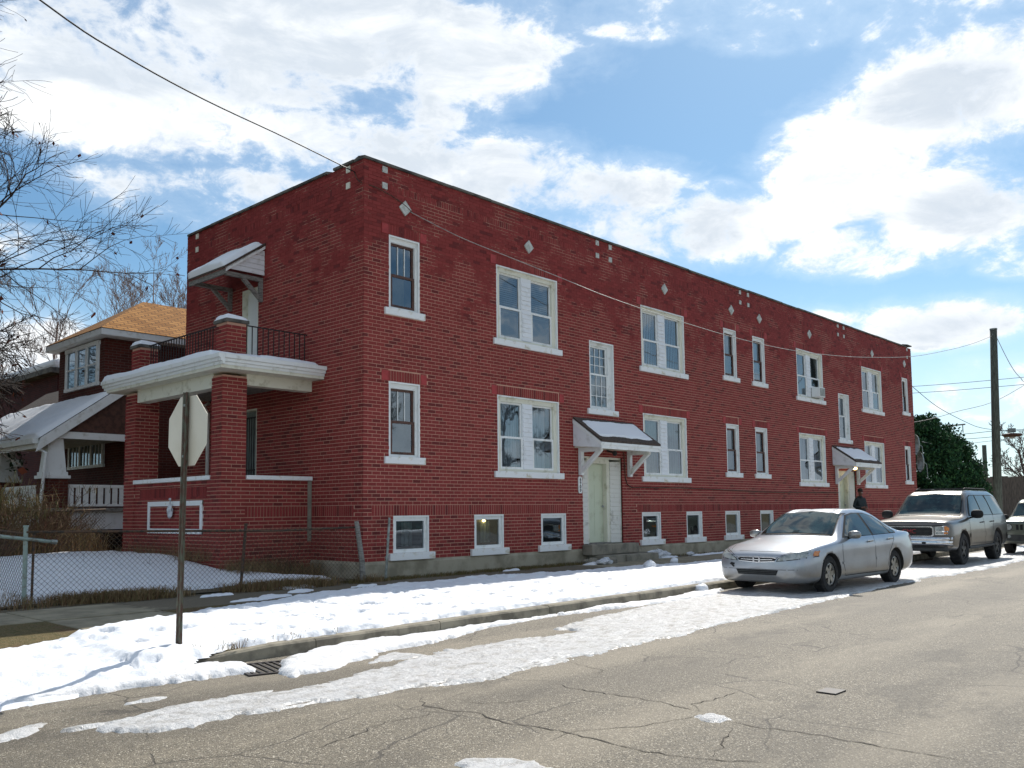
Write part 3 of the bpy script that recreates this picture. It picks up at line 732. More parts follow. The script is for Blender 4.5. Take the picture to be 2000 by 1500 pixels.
for i, (a, b, c, d) in enumerate(frm): MB().box(a+(fb+.002)*(i > 1)*0, b, -.016-.001*i, .02, c, d).build('painted_header_row', M['sill'], bld, (PX+.03, PY1, 0), R(-90))
pbox('porch_floor', M['concrete'], bld, PX+.3, -.002, PY0+.29, PY1, 1.22, 1.34)
MB().box(PX+.53, -.02, PY0-.04, PY0+.34, zcap, zcap+.085).build('parapet_cap', M['sill'], bld, bevel=.008)
MB().box(PX-.03, PX+.37, PY0+.42, 5.53, zcap, zcap+.085).build('parapet_cap', M['sill'], bld, bevel=.008)
pbox('cement_patch', M['concrete'], bld, -.10, -.012, PY0+.008, PY0+.03, .75, 2.09)
# pier caps
for yy in (1.76, 5.56): MB().box(-2.03, -1.52, yy-.04, yy+.48, 5.10, 5.17).build('pier_cap', M['coping'], bld, bevel=.01)
# roof of the porch
prf = empty('porch_roof', (0, 0, 0)); prf.parent = bld
RX, RY0, RY1 = -2.45, 1.22, 6.56
MB().box(RX+.1, -.014, RY0+.1, RY1-.1, 4.10, 4.36).build('roof_deck', M['cream'], prf)
def mould(nm, poly, d0, d1, ax): MB().prism(poly, d0, d1, ax).build(nm, M['white'], prf)
# gutters and fascia in profile (across, z)
gp = [(0, 4.16), (-.05, 4.16), (-.05, 4.21), (-.09, 4.22), (-.09, 4.27), (-.13, 4.285), (-.13, 4.36), (0, 4.36)]
mould('fascia', [(RY0+.13+a, z) for a, z in gp], RX+.135, -.012, 'x')
MB().prism([(RX+.13+a, z) for a, z in gp], RY0, RY1, 'y').build('gutter', M['white'], prf)
MB().box(PX+.53, -.012, PY0+.03, PY0+.28, 3.88, 4.10).build('beam', M['cream'], prf)
MB().box(PX+.03, PX+.28, PY0+.42, 5.53, 3.82, 4.10).build('beam', M['cream'], prf)
MB().box(PX+.28, -.012, PY0+.28, PY1, 4.06, 4.09).build('soffit', M['oldwood'], prf)
MB().box(RX+.12, -.02, RY0+.11, RY1-.12, 4.362, 4.375).build('roof_membrane', M['canopyroof'], prf)
MB().tube([(-.12, 5.92, 4.0), (-.25, 5.92, 3.92), (-.12, 5.95, 3.75), (-.12, 5.95, 1.4)], .045, 8).build('downspout', M['white'], bld, smooth=True)
# roof railing of the porch
rl = empty('roof_railing', (0, 0, 0)); rl.parent = bld
xr = -1.80
MB().bar((xr, 2.2, 5.14), (xr, 5.56, 5.14), .035, .02).bar((xr, 2.2, 4.50), (xr, 5.56, 4.50), .03, .02).bar((-1.56, 1.95, 5.12), (-.02, 1.95, 5.12), .035, .02).bar((-1.56, 1.95, 4.50), (-.02, 1.95, 4.50), .03, .02).build('rail', M['iron'], rl)
bal = MB().bar((0, 0, 4.42), (0, 0, 5.13), .016, .016).mesh('baluster', M['iron'])
for k in range(27): link('baluster', bal, rl, (xr, 2.30+k*.121, 0))
for k in range(12): link('baluster', bal, rl, (-1.45+k*.125, 1.95, 0))

# --- windows.  local frame: u right along the wall, -y out of the wall, z up; origin at the left bottom corner of the opening
def curtain_mb(u0, u1, z0, z1, y, amp=.02, pitch=.09):
    mb = MB(); n = max(2, int((u1-u0)/(pitch/4))); vs = []; fs = []
    for i in range(n+1):
        u = u0+(u1-u0)*i/n; yy = y+amp*math.sin(u/pitch*2*math.pi)
        vs += [(u, yy, z0), (u, yy+.004, z1)]
        if i: fs.append((2*i-2, 2*i, 2*i+1, 2*i-1))
    return mb.add(vs, fs)
def sash(w, u0, u1, z0, z1, y, mt, st=.05, cols=1, rows=1, bw=.016, muntin=None):
    s = MB(); s.box(u0, u0+st, y, y+.04, z0, z1).box(u1-st, u1, y, y+.04, z0, z1).box(u0+st, u1-st, y, y+.04, z0, z0+st).box(u0+st, u1-st, y, y+.04, z1-st, z1)
    s.build('sash', mt, w)
    a, b, c, d = u0+st, u1-st, z0+st, z1-st
    MB().add([(a, y+.022, c), (b, y+.022, c), (b, y+.022, d), (a, y+.022, d)], [(0, 1, 2, 3)]).build('pane', M['pane'], w, recalc=False)
    for i in range(1, cols): pbox('muntin', muntin or mt, w, a+(b-a)*i/cols-bw/2, a+(b-a)*i/cols+bw/2, y+.004, y+.02, c, d)
    for i in range(1, rows): pbox('muntin', muntin or mt, w, a, b, y+.006, y+.018, c+(d-c)*i/rows-bw/2, c+(d-c)*i/rows+bw/2)
def jamb(w, W, H, mt, d=.12, t=.03):
    MB().box(-.006, t, -.006, d, 0, H).box(W-t, W+.006, -.006, d, 0, H).box(t, W-t, -.006, d, H-t, H).build('jamb', mt, w)
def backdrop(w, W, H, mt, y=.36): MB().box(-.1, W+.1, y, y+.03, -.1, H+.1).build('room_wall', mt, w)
for nme, l, r, b, h, kind in WIN:
    W, H = r-l, h-b; w = empty('window', (l, 0, b)); w.parent = bld
    so = .055 if kind != 'base' else .07
    MB().box(-.13, W+.13, -so, .10, -.145, -.002).build('sill', M['sill'], w, bevel=.007)
    if kind[0] == 'd':
        jamb(w, W, H, M['white']); ca = .15; mu = .36; y0 = .05
        MB().box(.03, ca, y0, y0+.06, 0, H).box(W-ca, W-.03, y0, y0+.06, 0, H).box(ca, W-ca, y0, y0+.06, H-.13, H-.03).box(ca, W-ca, y0, y0+.06, 0, .06).build('casing', M['cream'], w)
        mc = W/2
        MB().box(mc-mu/2, mc+mu/2, y0+.01, y0+.06, .06, H-.13).build('mullion_panel', M['vinyl'], w)
        nb = int((H-.2)/.11)
        for i in range(nb): MB().prism([(y0+.012, .07+i*.11), (y0-.008, .072+i*.11), (y0+.010, .07+(i+1)*.11-.002)], mc-mu/2+.02, mc+mu/2-.02, 'x').build('siding_board', M['vinyl'], w)
        zm = .06+(H-.19)*.47
        for si, (a, c) in enumerate(((ca, mc-mu/2), (mc+mu/2, W-ca))):
            sash(w, a, c, zm-.02, H-.13, y0+.05, M['white'], .045)
            if not (kind == 'd_ac' and si == 1): sash(w, a, c, .06, zm+.025, y0+.01, M['white'], .05)
            else:
                sash(w, a, c, .44, zm+.025, y0+.01, M['white'], .05)
            if kind == 'd_curt': curtain_mb(a, c-(.18 if si else .05), .06, H-.12, y0+.16, .018, .085).build('curtain', M['curtain'], w)
            if kind == 'd_blue':
                mbb = MB()
                for q in range(int((H-.8)/.05)): mbb.add([(a, y0+.15, .70+q*.05), (c, y0+.15, .70+q*.05), (c, y0+.17, .745+q*.05), (a, y0+.17, .745+q*.05)], [(0, 1, 2, 3)])
                mbb.build('blind', M['greyblind'], w)
            if kind == 'd_vert':
                mbb = MB(); q = a+.02
                while q < c-.06: mbb.add([(q, y0+.14, .08), (q+.07, y0+.17, .08), (q+.07, y0+.17, H-.14), (q, y0+.14, H-.14)], [(0, 1, 2, 3)]); q += .085
                mbb.build('blind', M['blueblind'], w)
            if kind == 'd_beige': curtain_mb(a, c, .06, H-.12, y0+.16, .02, .12).build('curtain', M['beige' if si == 0 else 'greyblind'], w)
            if kind in ('d_ac', 'd_room'): curtain_mb(a, a+.28, .06, H-.12, y0+.2, .02, .1).build('curtain', M['curtain'], w)
        backdrop(w, W, H, M['room'], y0+.36)
    elif kind[0] == 'n':
        jamb(w, W, H, M['white'], .13); y0 = .05; ca = .085
        MB().box(.03, ca, y0, y0+.05, 0, H).box(W-ca, W-.03, y0, y0+.05, 0, H).box(ca, W-ca, y0, y0+.05, H-.13, H-.03).box(ca, W-ca, y0, y0+.05, 0, .05).build('casing', M['white'], w)
        zm = H*.47
        sash(w, ca, W-ca, zm-.02, H-.13, y0+.05, M['brownwood'], .05, 3 if l < 2 else 1, 1, .018, M['white'])
        sash(w, ca, W-ca, .05, zm+.025, y0+.015, M['brownwood'], .055)
        if kind == 'n_up':
            curtain_mb(ca, ca+.47, .05, zm, y0+.14, .006, .3).build('curtain', M['beige'], w); curtain_mb(ca, W-ca, zm, H-.1, y0+.2, .004, .4).build('curtain', M['greyblind'], w)
        else:
            MB().box(ca, W-ca, y0+.14, y0+.15, .05 if kind != 'n_pale' else .5, H-.1).build('shade', M[{'n_low': 'greyblind', 'n_dim': 'beige', 'n_pale': 'curtain', 'n_grey': 'beige'}[kind]], w)
            if kind == 'n_low':
                mbb = MB()
                for q in range(16): mbb.box(ca, W-ca, y0+.125, y0+.139, zm+.03+q*.042, zm+.05+q*.042)
                mbb.build('blind', M['greyblind'], w)
        backdrop(w, W, H, M['room'], y0+.34)
    elif kind[:2] == 'st':
        jamb(w, W, H, M['white'], .16); y0 = .09; ca = .14
        MB().box(.03, ca, y0, y0+.05, 0, H).box(W-ca, W-.03, y0, y0+.05, 0, H).box(ca, W-ca, y0, y0+.05, H-.1, H-.03).box(ca, W-ca, y0, y0+.05, 0, .05).build('casing', M['white'], w)
        g = (3, 3) if kind == 'st_grid' else (1, 1); zm = H*.52
        sash(w, ca, W-ca, zm-.02, H-.1, y0+.05, M['white'], .045, *g); sash(w, ca, W-ca, .05, zm+.025, y0+.01, M['white'], .045, *g)
        curtain_mb(ca, W-ca, .05, H*.5, y0+.3, .02, .15).build('curtain', M['greyblind'], w)
        backdrop(w, W, H, M['room'], y0+.4)
    else:
        jamb(w, W, H, M['white'], .10, .035); y0 = .035; ca = .10
        MB().box(.035, ca, y0, y0+.05, 0, H).box(W-ca, W-.035, y0, y0+.05, 0, H).box(ca, W-ca, y0, y0+.05, H-.11, H-.035).box(ca, W-ca, y0, y0+.05, 0, .075).build('casing', M['white'], w)
        MB().add([(ca, y0+.03, .075), (W-ca, y0+.03, .075), (W-ca, y0+.03, H-.11), (ca, y0+.03, H-.11)], [(0, 1, 2, 3)]).build('pane', M['pane'], w, recalc=False)
        MB().box(ca-.02, W-ca+.02, y0+.10, y0+.12, .05, H-.05).build('panel', M['glassblock'], w)
        if l < 4:
            curtain_mb(ca+.22, ca+.5, .1, H-.14, y0+.085, .01, .1).build('curtain', M['greyblind'], w)
            MB().box(ca+.02, W-ca-.02, y0+.06, y0+.09, .08, .13).build('ledge_clutter', M['brownwood'], w)
        if 3 < l < 4: MB().ball((W*.42, y0+.06, H-.14), .028, 6, sc=(1.8, .8, 1)).build('lit_bulb', M['bulb'], w)

# --- entrances on the long wall
def entrance(l, r, zt, lean):
    e_ = empty('entrance', (l, 0, .47)); e_.parent = bld; W = r-l; H = zt-.47; a, b = .33, 1.15
    y1 = .24
    MB().box(-.02, W+.02, .5, .53, -.2, H+.1).box(0, .02, .05, .5, -.17, H).box(W-.02, W, .05, .5, -.17, H).box(0, W, .05, .5, H-.05, H).build('recess', M['cream'], e_)
    n = int(H/.118)
    for i in range(n):
        z = i*.118
        for (u0, u1) in ((.02, a-.06), (b+.14, W-.02)):
            sk = 0 if u0 < .1 else lean
            MB().add([(u0, .045+sk, z), (u1, .045-sk*0, z), (u1, .060, z+.115), (u0, .060+sk, z+.115), (u0, .09+sk, z), (u1, .09, z), (u1, .09, z+.115), (u0, .09+sk, z+.115)],
                     [(0, 1, 2, 3), (7, 6, 5, 4), (0, 4, 5, 1), (3, 2, 6, 7), (0, 3, 7, 4), (1, 5, 6, 2)]).build('siding_board', M['siding'], e_)
    MB().box(a-.07, a, .06, y1+.05, 0, H-.05).box(b, b+.05, .06+lean, y1+.05, 0, H-.05).box(b+.05, b+.14, .07+lean, .11+lean, 0, H-.05).box(a, b, .08, y1+.05, H-.17, H-.05).build('door_frame', M['cream'], e_)
    dl = MB().box(a+.005, b-.005, y1, y1+.045, .02, H-.175)
    for (u0, u1) in ((a+.12, a+.37), (b-.37, b-.12)):
        for (z0, z1) in ((.18, .78), (.92, 1.5), (1.62, 1.86)): dl.box(u0, u1, y1-.007, y1, z0, z1)
    dl.build('door_leaf', M['doorgreen'], e_)
    MB().ball((b-.08, y1-.045, .95), .035, 6).bar((b-.08, y1, .95), (b-.08, y1-.04, .95), .03, .03).build('door_handle', M['chrome'], e_)
    pbox('threshold', M['oldwood'], e_, a-.07, b+.05, .05, y1+.05, -.03, .018)
    return e_
entrance(6.90, 8.60, 2.70, .05); entrance(22.45, 24.15, 2.72, .04)
def steps(l, parent):
    rs = random.Random(int(l*10))
    for (u0, u1, y, z0, z1) in ((-.12, .72, -.34, .20, .46), (.73, 1.42, -.34, .20, .46), (1.43, 1.98, -.33, .20, .455), (0.05, .9, -.66, -.05, .195), (.91, 1.5, -.67, -.05, .19), (1.51, 2.4, -.65, -.05, .185)):
        MB().box(l+u0+rs.uniform(0, .02), l+u1, y+rs.uniform(-.02, .02), -.04, z0, z1).build('step_stone', M['concrete'], parent, bevel=.02)
steps(6.9, bld); steps(22.45, bld)
for i, (x_, y_, s_) in enumerate(((6.75, -.42, .13), (6.93, -.62, .10), (6.62, -.30, .09), (7.0, -.80, .14))):
    rk = MB().ball((0, 0, 0), s_, 6, sc=(1.3, 1, .7)); rr = random.Random(i)
    rk.v = [(a*rr.uniform(.8, 1.2), b*rr.uniform(.8, 1.2), c*rr.uniform(.8, 1.2)) for a, b, c in rk.v]
    tag(rk.build('broken_stone', M['concrete'], None, (x_, y_, .06)), ['round grey stone at the left end of the lower step', 'small grey stone in front of the lower step', 'smallest grey stone against the wall foundation left of the steps', 'largest loose stone lying out on the sidewalk before the steps'][i], 'stone', 'loose stones by the steps')

def canopy(x0, x1, bulb):
    c = empty('door_canopy', (x0, 0, 0)); c.parent = bld; W = x1-x0
    ye, ze, zt = -.86, 3.02, 3.62
    nrm = Vector((0, -(zt-ze), -ye)).normalized()
    MB().prism([(-.012, zt), (-.012, zt+.05), (ye-.05, ze+.02), (ye-.05, ze-.03)], 0, W, 'x').build('roof_slope', M['canopyroof'], c)
    MB().box(.02, W-.02, ye-.02, ye+.03, ze-.19, ze-.035).build('fascia', M['white'], c)
    MB().box(-.004, W+.004, ye-.045, ye-.02, ze-.10, ze-.035).build('drip_edge', M['white'], c)
    for u in (.0, W-.05):
        MB().prism([(-.012, zt-.02), (-.012, ze-.09), (ye, ze-.17), (ye, ze-.04)], u+.002, u+.046, 'x').build('gable_board', M['vinyl'], c)
        MB().prism([(-.012, zt-.01), (ye-.04, ze-.04), (ye-.04, ze-.13), (-.012, zt-.12)], u-.012, u+.06, 'x').build('barge_board', M['white'], c)
    MB().box(.05, W-.05, ye+.03, -.012, ze-.13, ze-.10).build('soffit', M['cream'], c)
    for u in (.19, W-.28):
        MB().box(u, u+.11, -.11, -.012, 2.20, 2.90).box(u+.003, u+.107, -.72, -.11, 2.78, 2.89).bar((u+.055, -.06, 2.28), (u+.055, -.68, 2.82), .10, .10).build('bracket', M['white'], c, bevel=.005)
    MB().bar((W*.5, -.1, 2.86), (W*.5, -.32, 2.80), .05, .05).ball((W*.5-.02, -.36, 2.78), .07, 6).build('lamp_holder', M['iron'], c)
    if bulb: MB().ball((W*.43, -.42, 2.80), .075, 8, sc=(1.3, 1, .7)).build('lit_bulb', M['bulb'], c)
    return c
canopy(6.54, 9.10, False); canopy(22.02, 24.5, True)
def snow_slab(name, P0, ex, ey, nx, ny, thick, label, seed, skip_low=.0, cat='snow', ragged=.06):
    """rounded snow on a plane: P0 corner, ex / ey edge vectors"""
    P0, ex, ey = Vector(P0), Vector(ex), Vector(ey); n = ex.cross(ey).normalized()
    if n.z < 0: n = -n
    U = np.linspace(0, 1, nx); V = np.linspace(0, 1, ny); UU, VV = np.meshgrid(U, V, indexing='ij')
    lx, ly = ex.length, ey.length
    d = np.minimum(np.minimum(UU*lx, (1-UU)*lx), np.minimum((VV-skip_low)*ly, (1-VV)*ly))
    d = d+ragged*fbm(UU*lx+seed*7.7, VV*ly+seed*3.1, 3.0)-.02
    t = thick*np.sqrt(np.clip(1-(1-np.clip(d/(thick*1.25), 0, 1))**2, 0, 1))*(1+.35*fbm(UU*lx+seed, VV*ly, 1.6))
    for q in (0, -1): d[q, :] = np.minimum(d[q, :], 0); d[:, q] = np.minimum(d[:, q], 0)
    mb = MB(); idx = {}
    ok = d > -.03
    for i in range(nx):
        for j in range(ny):
            p = P0+ex*float(UU[i, j])+ey*float(VV[i, j])+n*(float(t[i, j]) if d[i, j] > 0 else -.006)
            mb.v.append(tuple(p)); idx[i, j] = len(mb.v)-1
    for i in range(nx-1):
        for j in range(ny-1):
            if (d[i:i+2, j:j+2] > 0).any(): mb.f.append((idx[i, j], idx[i+1, j], idx[i+1, j+1], idx[i, j+1])); mb.m.append(0)
    o = mb.build(name, M['roofsnow'], None, smooth=True)
    return tag(o, label, cat, kind='stuff')
snow_slab('roof_snow', (6.66, -.90, 3.03), (2.32, 0, 0), (0, .80, .56), 60, 40, .055, 'thin snow lying on the shingled canopy over the nearer side door', 1, .16)
snow_slab('roof_snow', (22.12, -.90, 3.03), (2.26, 0, 0), (0, .80, .56), 50, 30, .055, 'thin snow lying on the canopy over the far door with the lit bulb', 2, .12)
# house number plate, written downwards
nb_ = empty('number_plate', (6.775, -.012, 1.96), 0); nb_.parent = bld
MB().prism([(-.075, -.17), (-.045, -.21), (.045, -.21), (.075, -.17), (.075, .17), (.045, .21), (-.045, .21), (-.075, .17)], -.02, 0, 'y').build('plate', M['white'], nb_)
for i, ch in enumerate('6900'):
    me = text_mesh(ch, .115, .004); me.materials.append(M['iron']); o = link('digit', me, nb_, (0, -.024, .135-.09*i)); o.rotation_euler = (R(90), 0, 0)
# conduit along the wall
MB().tube([(8.62, -.03, 2.86), (8.66, -.03, 2.80), (8.70, -.03, 2.2), (8.78, -.03, 2.0), (9.0, -.03, 1.92), (11.4, -.03, 1.94), (16.7, -.03, 1.86), (22.4, -.03, 1.88)], .014, 6).build('conduit', M['rust'], bld, smooth=True)

# --- doors and canopy of the porch front
def front_door(y1, y0, z0, z1, mt, bars):
    d = empty('front_door', (0, y1, z0), R(-90)); d.parent = bld; W, H = y1-y0, z1-z0
    MB().box(0, .03, -.005, .22, 0, H).box(W-.03, W, -.005, .22, 0, H).box(.03, W-.03, -.005, .22, H-.04, H).build('door_frame', M['cream'], d)
    dl = MB().box(.03, W-.03, .13, .17, 0, H-.04)
    for z in (.2, .7, 1.25, 1.65): dl.box(.16, W-.16, .122, .13, z, z+.3)
    dl.build('door_leaf', mt, d)
    for i in range(bars): pbox('security_bar', M['iron'], d, .06+i*.10, .075+i*.10, .07, .085, .05, H-.18)
    if bars: pbox('security_bar', M['iron'], d, .03, W-.03, .068, .088, .95, .98); pbox('security_bar', M['iron'], d, .03, W-.03, .068, .088, H-.2, H-.17)
front_door(4.63, 3.93, 4.45, 6.55, M['doorwhite'], 0); front_door(4.75, 3.93, 1.36, 3.72, M['greyblind'], 7)
fc = empty('door_canopy', (0, 0, 0)); fc.parent = bld
y0, y1, xe, ze, zt = 3.67, 5.32, -.98, 6.76, 7.46
MB().prism([(-.012, zt), (-.012, zt+.05), (xe-.05, ze+.02), (xe-.05, ze-.03)], y0-.03, y1, 'y').build('roof_slope', M['canopyroof'], fc)
for i in range(6):
    za, zb_ = 6.755+i*.115, 6.755+(i+1)*.115-.004
    xa = -.012; L = lambda z: min(-.03, xe+(z-ze)/(zt-ze)*(-xe))
    if zb_ < zt-.02: MB().add([(xa, y0, za), (L(za), y0, za), (L(zb_), y0+.012, zb_), (xa, y0+.012, zb_), (xa, y0+.03, za), (L(za), y0+.03, za), (L(zb_), y0+.03, zb_), (xa, y0+.03, zb_)],
            [(0, 1, 2, 3), (7, 6, 5, 4), (0, 4, 5, 1), (1, 5, 6, 2), (2, 6, 7, 3), (0, 3, 7, 4)]).build('siding_board', M['vinyl'], fc)
MB().prism([(-.012, zt-.02), (xe, ze-.03), (xe, ze-.09), (-.012, zt-.09)], y0-.02, y0+.02, 'y').build('barge_board', M['white'], fc)
MB().box(xe-.02, xe+.03, y0, y1, ze-.14, ze-.03).build('fascia', M['oldwood'], fc)
for yy in (y0+.1, y1-.2): MB().bar((xe+.05, yy, 6.66), (-.012, yy, 6.66), .09, .09).bar((-.05, yy, 6.15), (-.05, yy, 6.62), .09, .07).bar((-.07, yy, 6.22), (-.5, yy, 6.62), .08, .08).build('bracket', M['oldwood'], fc)
snow_slab('roof_snow', (xe-.05, y0-.0, ze+.03), (0, y1-y0, 0), (-xe+.02, 0, .70), 50, 36, .13, 'thick snow on the small canopy over the upstairs porch door', 3, -.05)
snow_slab('roof_snow', (RX+.0, RY0+.32, 4.366), (0, RY1-RY0-.34, 0), (2.25, 0, 0), 110, 60, .115, 'thick snow lying on the flat porch roof behind the gutter', 4, -.025, ragged=.035)
snow_slab('roof_snow', (-1.50, RY0+.12, 4.378), (1.42, 0, 0), (0, .6, 0), 60, 26, .08, 'long narrow snow strip on the street side of the porch roof', 6)
for yy, s_ in ((1.76, 'nearer the street'), (5.56, 'farther from the street')):
    snow_slab('roof_snow', (-2.03, yy-.03, 5.172), (.5, 0, 0), (0, .5, 0), 24, 24, .11, 'rounded snow cap on the brick pier %s above the porch' % s_, 5, ragged=.03)

# --- place the bricks: the 300 that show largest as parts, the rest as one part
cp = Vector((-10.82, -14.07, 1.33)); items = []
for (f, a, b, c, d, pr) in BR:
    (o, rz) = FR[f]; cr, sr = math.cos(rz), math.sin(rz)
    uc, zc = (a+b)/2, (c+d)/2; P = Vector((o[0]+uc*cr, o[1]+uc*sr, zc)); n = Vector((sr, -cr, 0)); v = cp-P
    items.append((max(0, n.dot(v))/v.length**3*(b-a)*(d-c), f, a, b, c, d, pr))
items.sort(key=lambda t: -t[0])
unit = MB().box(-.5, .5, -.5, .5, -.5, .5).mesh('brick', M['brick'])
DEP = .05
for (_, f, a, b, c, d, pr) in items[:300]:
    o, rz = FR[f]; cr, sr = math.cos(rz), math.sin(rz); uc = (a+b)/2; yc = (DEP/2-pr)
    ob = link('brick', unit, bld, (o[0]+uc*cr-yc*sr, o[1]+uc*sr+yc*cr, (c+d)/2), rz); ob.scale = (b-a, DEP, d-c)
V = []; Fq = []
for (_, f, a, b, c, d, pr) in items[300:]:
    o, rz = FR[f]; cr, sr = math.cos(rz), math.sin(rz); k = len(V)
    for (u, y, z) in ((a, .03, c), (b, .03, c), (b, .03, d), (a, .03, d), (a, -pr, c), (b, -pr, c), (b, -pr, d), (a, -pr, d)):
        V.append((o[0]+u*cr-y*sr, o[1]+u*sr+y*cr, z))
    Fq += [(k+4, k+5, k+6, k+7), (k, k+4, k+7, k+3), (k+5, k+1, k+2, k+6), (k+7, k+6, k+2, k+3), (k, k+1, k+5, k+4)]
me = bpy.data.meshes.new('brickwork'); me.from_pydata(V, [], Fq); me.materials.append(M['brick']); me.update()
o = link('brickwork', me, bld); o['kind'] = 'stuff'

# small things on the building
ac = empty('air_conditioner', (20.55, 0, 5.36), 0, 'small white air conditioner in the window of the upper floor', 'air conditioner')
MB().box(0, .48, -.26, .05, .01, .37).build('case', M['white'], ac, bevel=.015)
for i in range(7): pbox('vent_slat', M['greyblind'], ac, .04, .44, -.268, -.262, .05+i*.042, .075+i*.042)
for (x_, y_, z_, tl, dsc) in ((31.45, .10, 4.15, 1, 'upper grey satellite dish behind the far corner of the brick building'), (31.62, .0, 3.35, 1, 'lower grey satellite dish behind the far corner of the brick building')):
    ds = empty('satellite_dish', (x_, y_, z_), R(35), dsc, 'satellite dish', 'satellite dishes at the far corner')
    di = MB().lathe([(.0, -.10), (.2, -.085), (.38, -.03), (.46, .03), (.47, .03), (.39, -.045), (.2, -.10), (0, -.115)], (0, 0, 0), 'y', 24)
    di.build('reflector', M['steel'], ds, smooth=True)
    MB().tube([(0, -.1, -.4), (.12, .35, -.25), (.16, .45, -.10)], .012, 6).build('feed_arm', M['iron'], ds)
    MB().box(.12, .20, .40, .56, -.13, -.05).build('feed_horn', M['white'], ds)
    MB().tube([(0, -.12, 0), (0, -.25, -.1), (-.1, -.25, -.75), (-.42, -.1, -.75)], .02, 6).build('mast', M['steel'], ds)

# ------------------------------------------------------------------ snow on the ground
ky = lambda x: -5.74+.03*x
bank_top = [(-9.6, -4.6), (-8.2, -4.5), (-7.3, -4.15), (-6.5, -3.6), (-5.5, -3.05), (-4.2, -2.5), (-2.5, -2.0), (-.5, -1.78), (1.3, -1.78), (3.5, -2.05), (6.4, -2.35), (9.9, -2.6), (14, -2.7), (24, -2.7), (40, -2.6)]
bank = bank_top+[(40, ky(40)+.22), (10, ky(10)+.2), (3.5, ky(3.5)+.2), (-1, ky(-1)+.19), (-3.5, ky(-3.5)+.2), (-5.3, ky(-5.3)+.16), (-6.2, -5.74), (-6.6, -5.88), (-6.95, -6.25), (-8.8, -6.6), (-9.8, -6.7)]
def bank_z(X, Y):
    d = sdist(X, Y, bank)+.10*fbm(X, Y, 1.7)+.045*fbm(X, Y, 7)
    t = .085*np.sqrt(np.clip(1-(1-np.clip(d/np.where(Y > -3.2, .42, .16), 0, 1))**2, 0, 1))
    t = t*(1+.50*fbm(X, Y, .8)+.22*fbm(X, Y, 2.6))
    # trodden path crossing the corner: the snow there is low and rough
    path = sst(-7.12-X+.10*fbm(X, Y, 1.2)+(Y+5.2)*.10, -.06, .10)
    t = t*(1-.62*path)+.03*path*fbm(X, Y, 6)*(d > .05)
    # footprints and small hollows
    v = fbm(X+31, Y+17, 4.2, 4)
    t = t-.075*sst(v, .22, .50)*(d > .12)+.022*fbm(X, Y, 9)*(d > .08)+.007*fbm(X, Y, 22)*(d > .05)
    base = np.where(Y > -2.1, .022, np.where(Y < ky(X)+.16, np.where(X < -5.4, np.clip(ROADZ+.03+(Y+6.2)/.4*.13, ROADZ+.01, -.008), -.02), -.02+.03*sst(Y, -5.6, -2.2)))
    base = np.where((X < -5.6) & (Y > -4.6) & (Y <= -2.1), .016, base)
    return np.where(d > 0, base+np.maximum(t, .004), base-.03), d
def bz(X, Y): return bank_z(X, Y)[0]
xs = grow(-9.8, 40, .034, .16, -2.0); ys = list(np.arange(-6.7, -1.3, .034))
tag(heightfield('snow_bank', xs, ys, bz, lambda X, Y, Z: bank_z(X, Y)[1] > -.02, M['snow']), 'bright snow covering the verge between sidewalk and kerb', 'snow', kind='stuff')
BAND = [(-8.37, -7.54), (-8.03, -7.48), (-7.55, -7.43), (-7.04, -7.44), (-6.19, -7.53), (-5.78, -7.45), (-5.34, -7.29), (-4.25, -6.96), (-3.32, -6.98), (-2.36, -7.15), (-2.15, -6.75), (-1.6, -6.54), (0.08, -6.25), (1.81, -6.04), (4, -5.8), (12, -5.6), (24, -5.3), (34, -5.2), (34, -7.4), (22, -7.6), (17.34, -7.6), (11.88, -7.8), (9.34, -7.79), (6.51, -7.66), (5.22, -7.86), (2.02, -7.96), (-0.4, -8.13), (-2.33, -8.32), (-4.1, -8.39), (-5.07, -8.46), (-5.75, -8.26), (-6.19, -8.34), (-6.81, -8.16), (-7.33, -8.05), (-7.71, -8.06), (-8.08, -7.88)]
GUT = [(-5.82, -6.22), (-5.22, -5.90), (-4.95, -5.88), (-4.16, -5.86), (-3.24, -5.82), (-1.73, -5.78), (-0.52, -5.74), (1.27, -5.70), (3.89, -5.62), (2.7, -6.2), (0.34, -6.0), (-1.2, -5.9), (-2.59, -6.0), (-4.18, -6.53), (-4.66, -6.51), (-5.11, -6.55), (-4.84, -6.56), (-5.81, -7.02), (-6.18, -6.99), (-6.16, -6.80)]
LEFT = [(-9.8, -6.2), (-8.41, -6.42), (-7.75, -6.40), (-6.94, -6.42), (-6.28, -6.49), (-6.16, -6.12), (-6.39, -5.86), (-7.0, -5.7), (-9.8, -5.6)]
PAT = [[(-7.67, -6.99), (-7.47, -6.9), (-7.31, -6.96), (-7.46, -7.06)], [(-8.79, -7.05), (-8.69, -7.32), (-8.51, -7.16), (-8.37, -7.18), (-8.54, -7.47), (-8.75, -7.52), (-9.2, -7.6)],
       [(-5.19, -10.6), (-5.03, -10.62), (-5.01, -10.71), (-5.11, -10.82), (-5.24, -10.78), (-5.29, -10.69)], [(-7.14, -10.12), (-7.0, -10.08), (-6.81, -10.3), (-6.77, -10.52), (-6.96, -10.76), (-7.3, -10.37)],
       [(-4.57, -7.1), (-5.42, -6.98), (-4.69, -6.63)]]
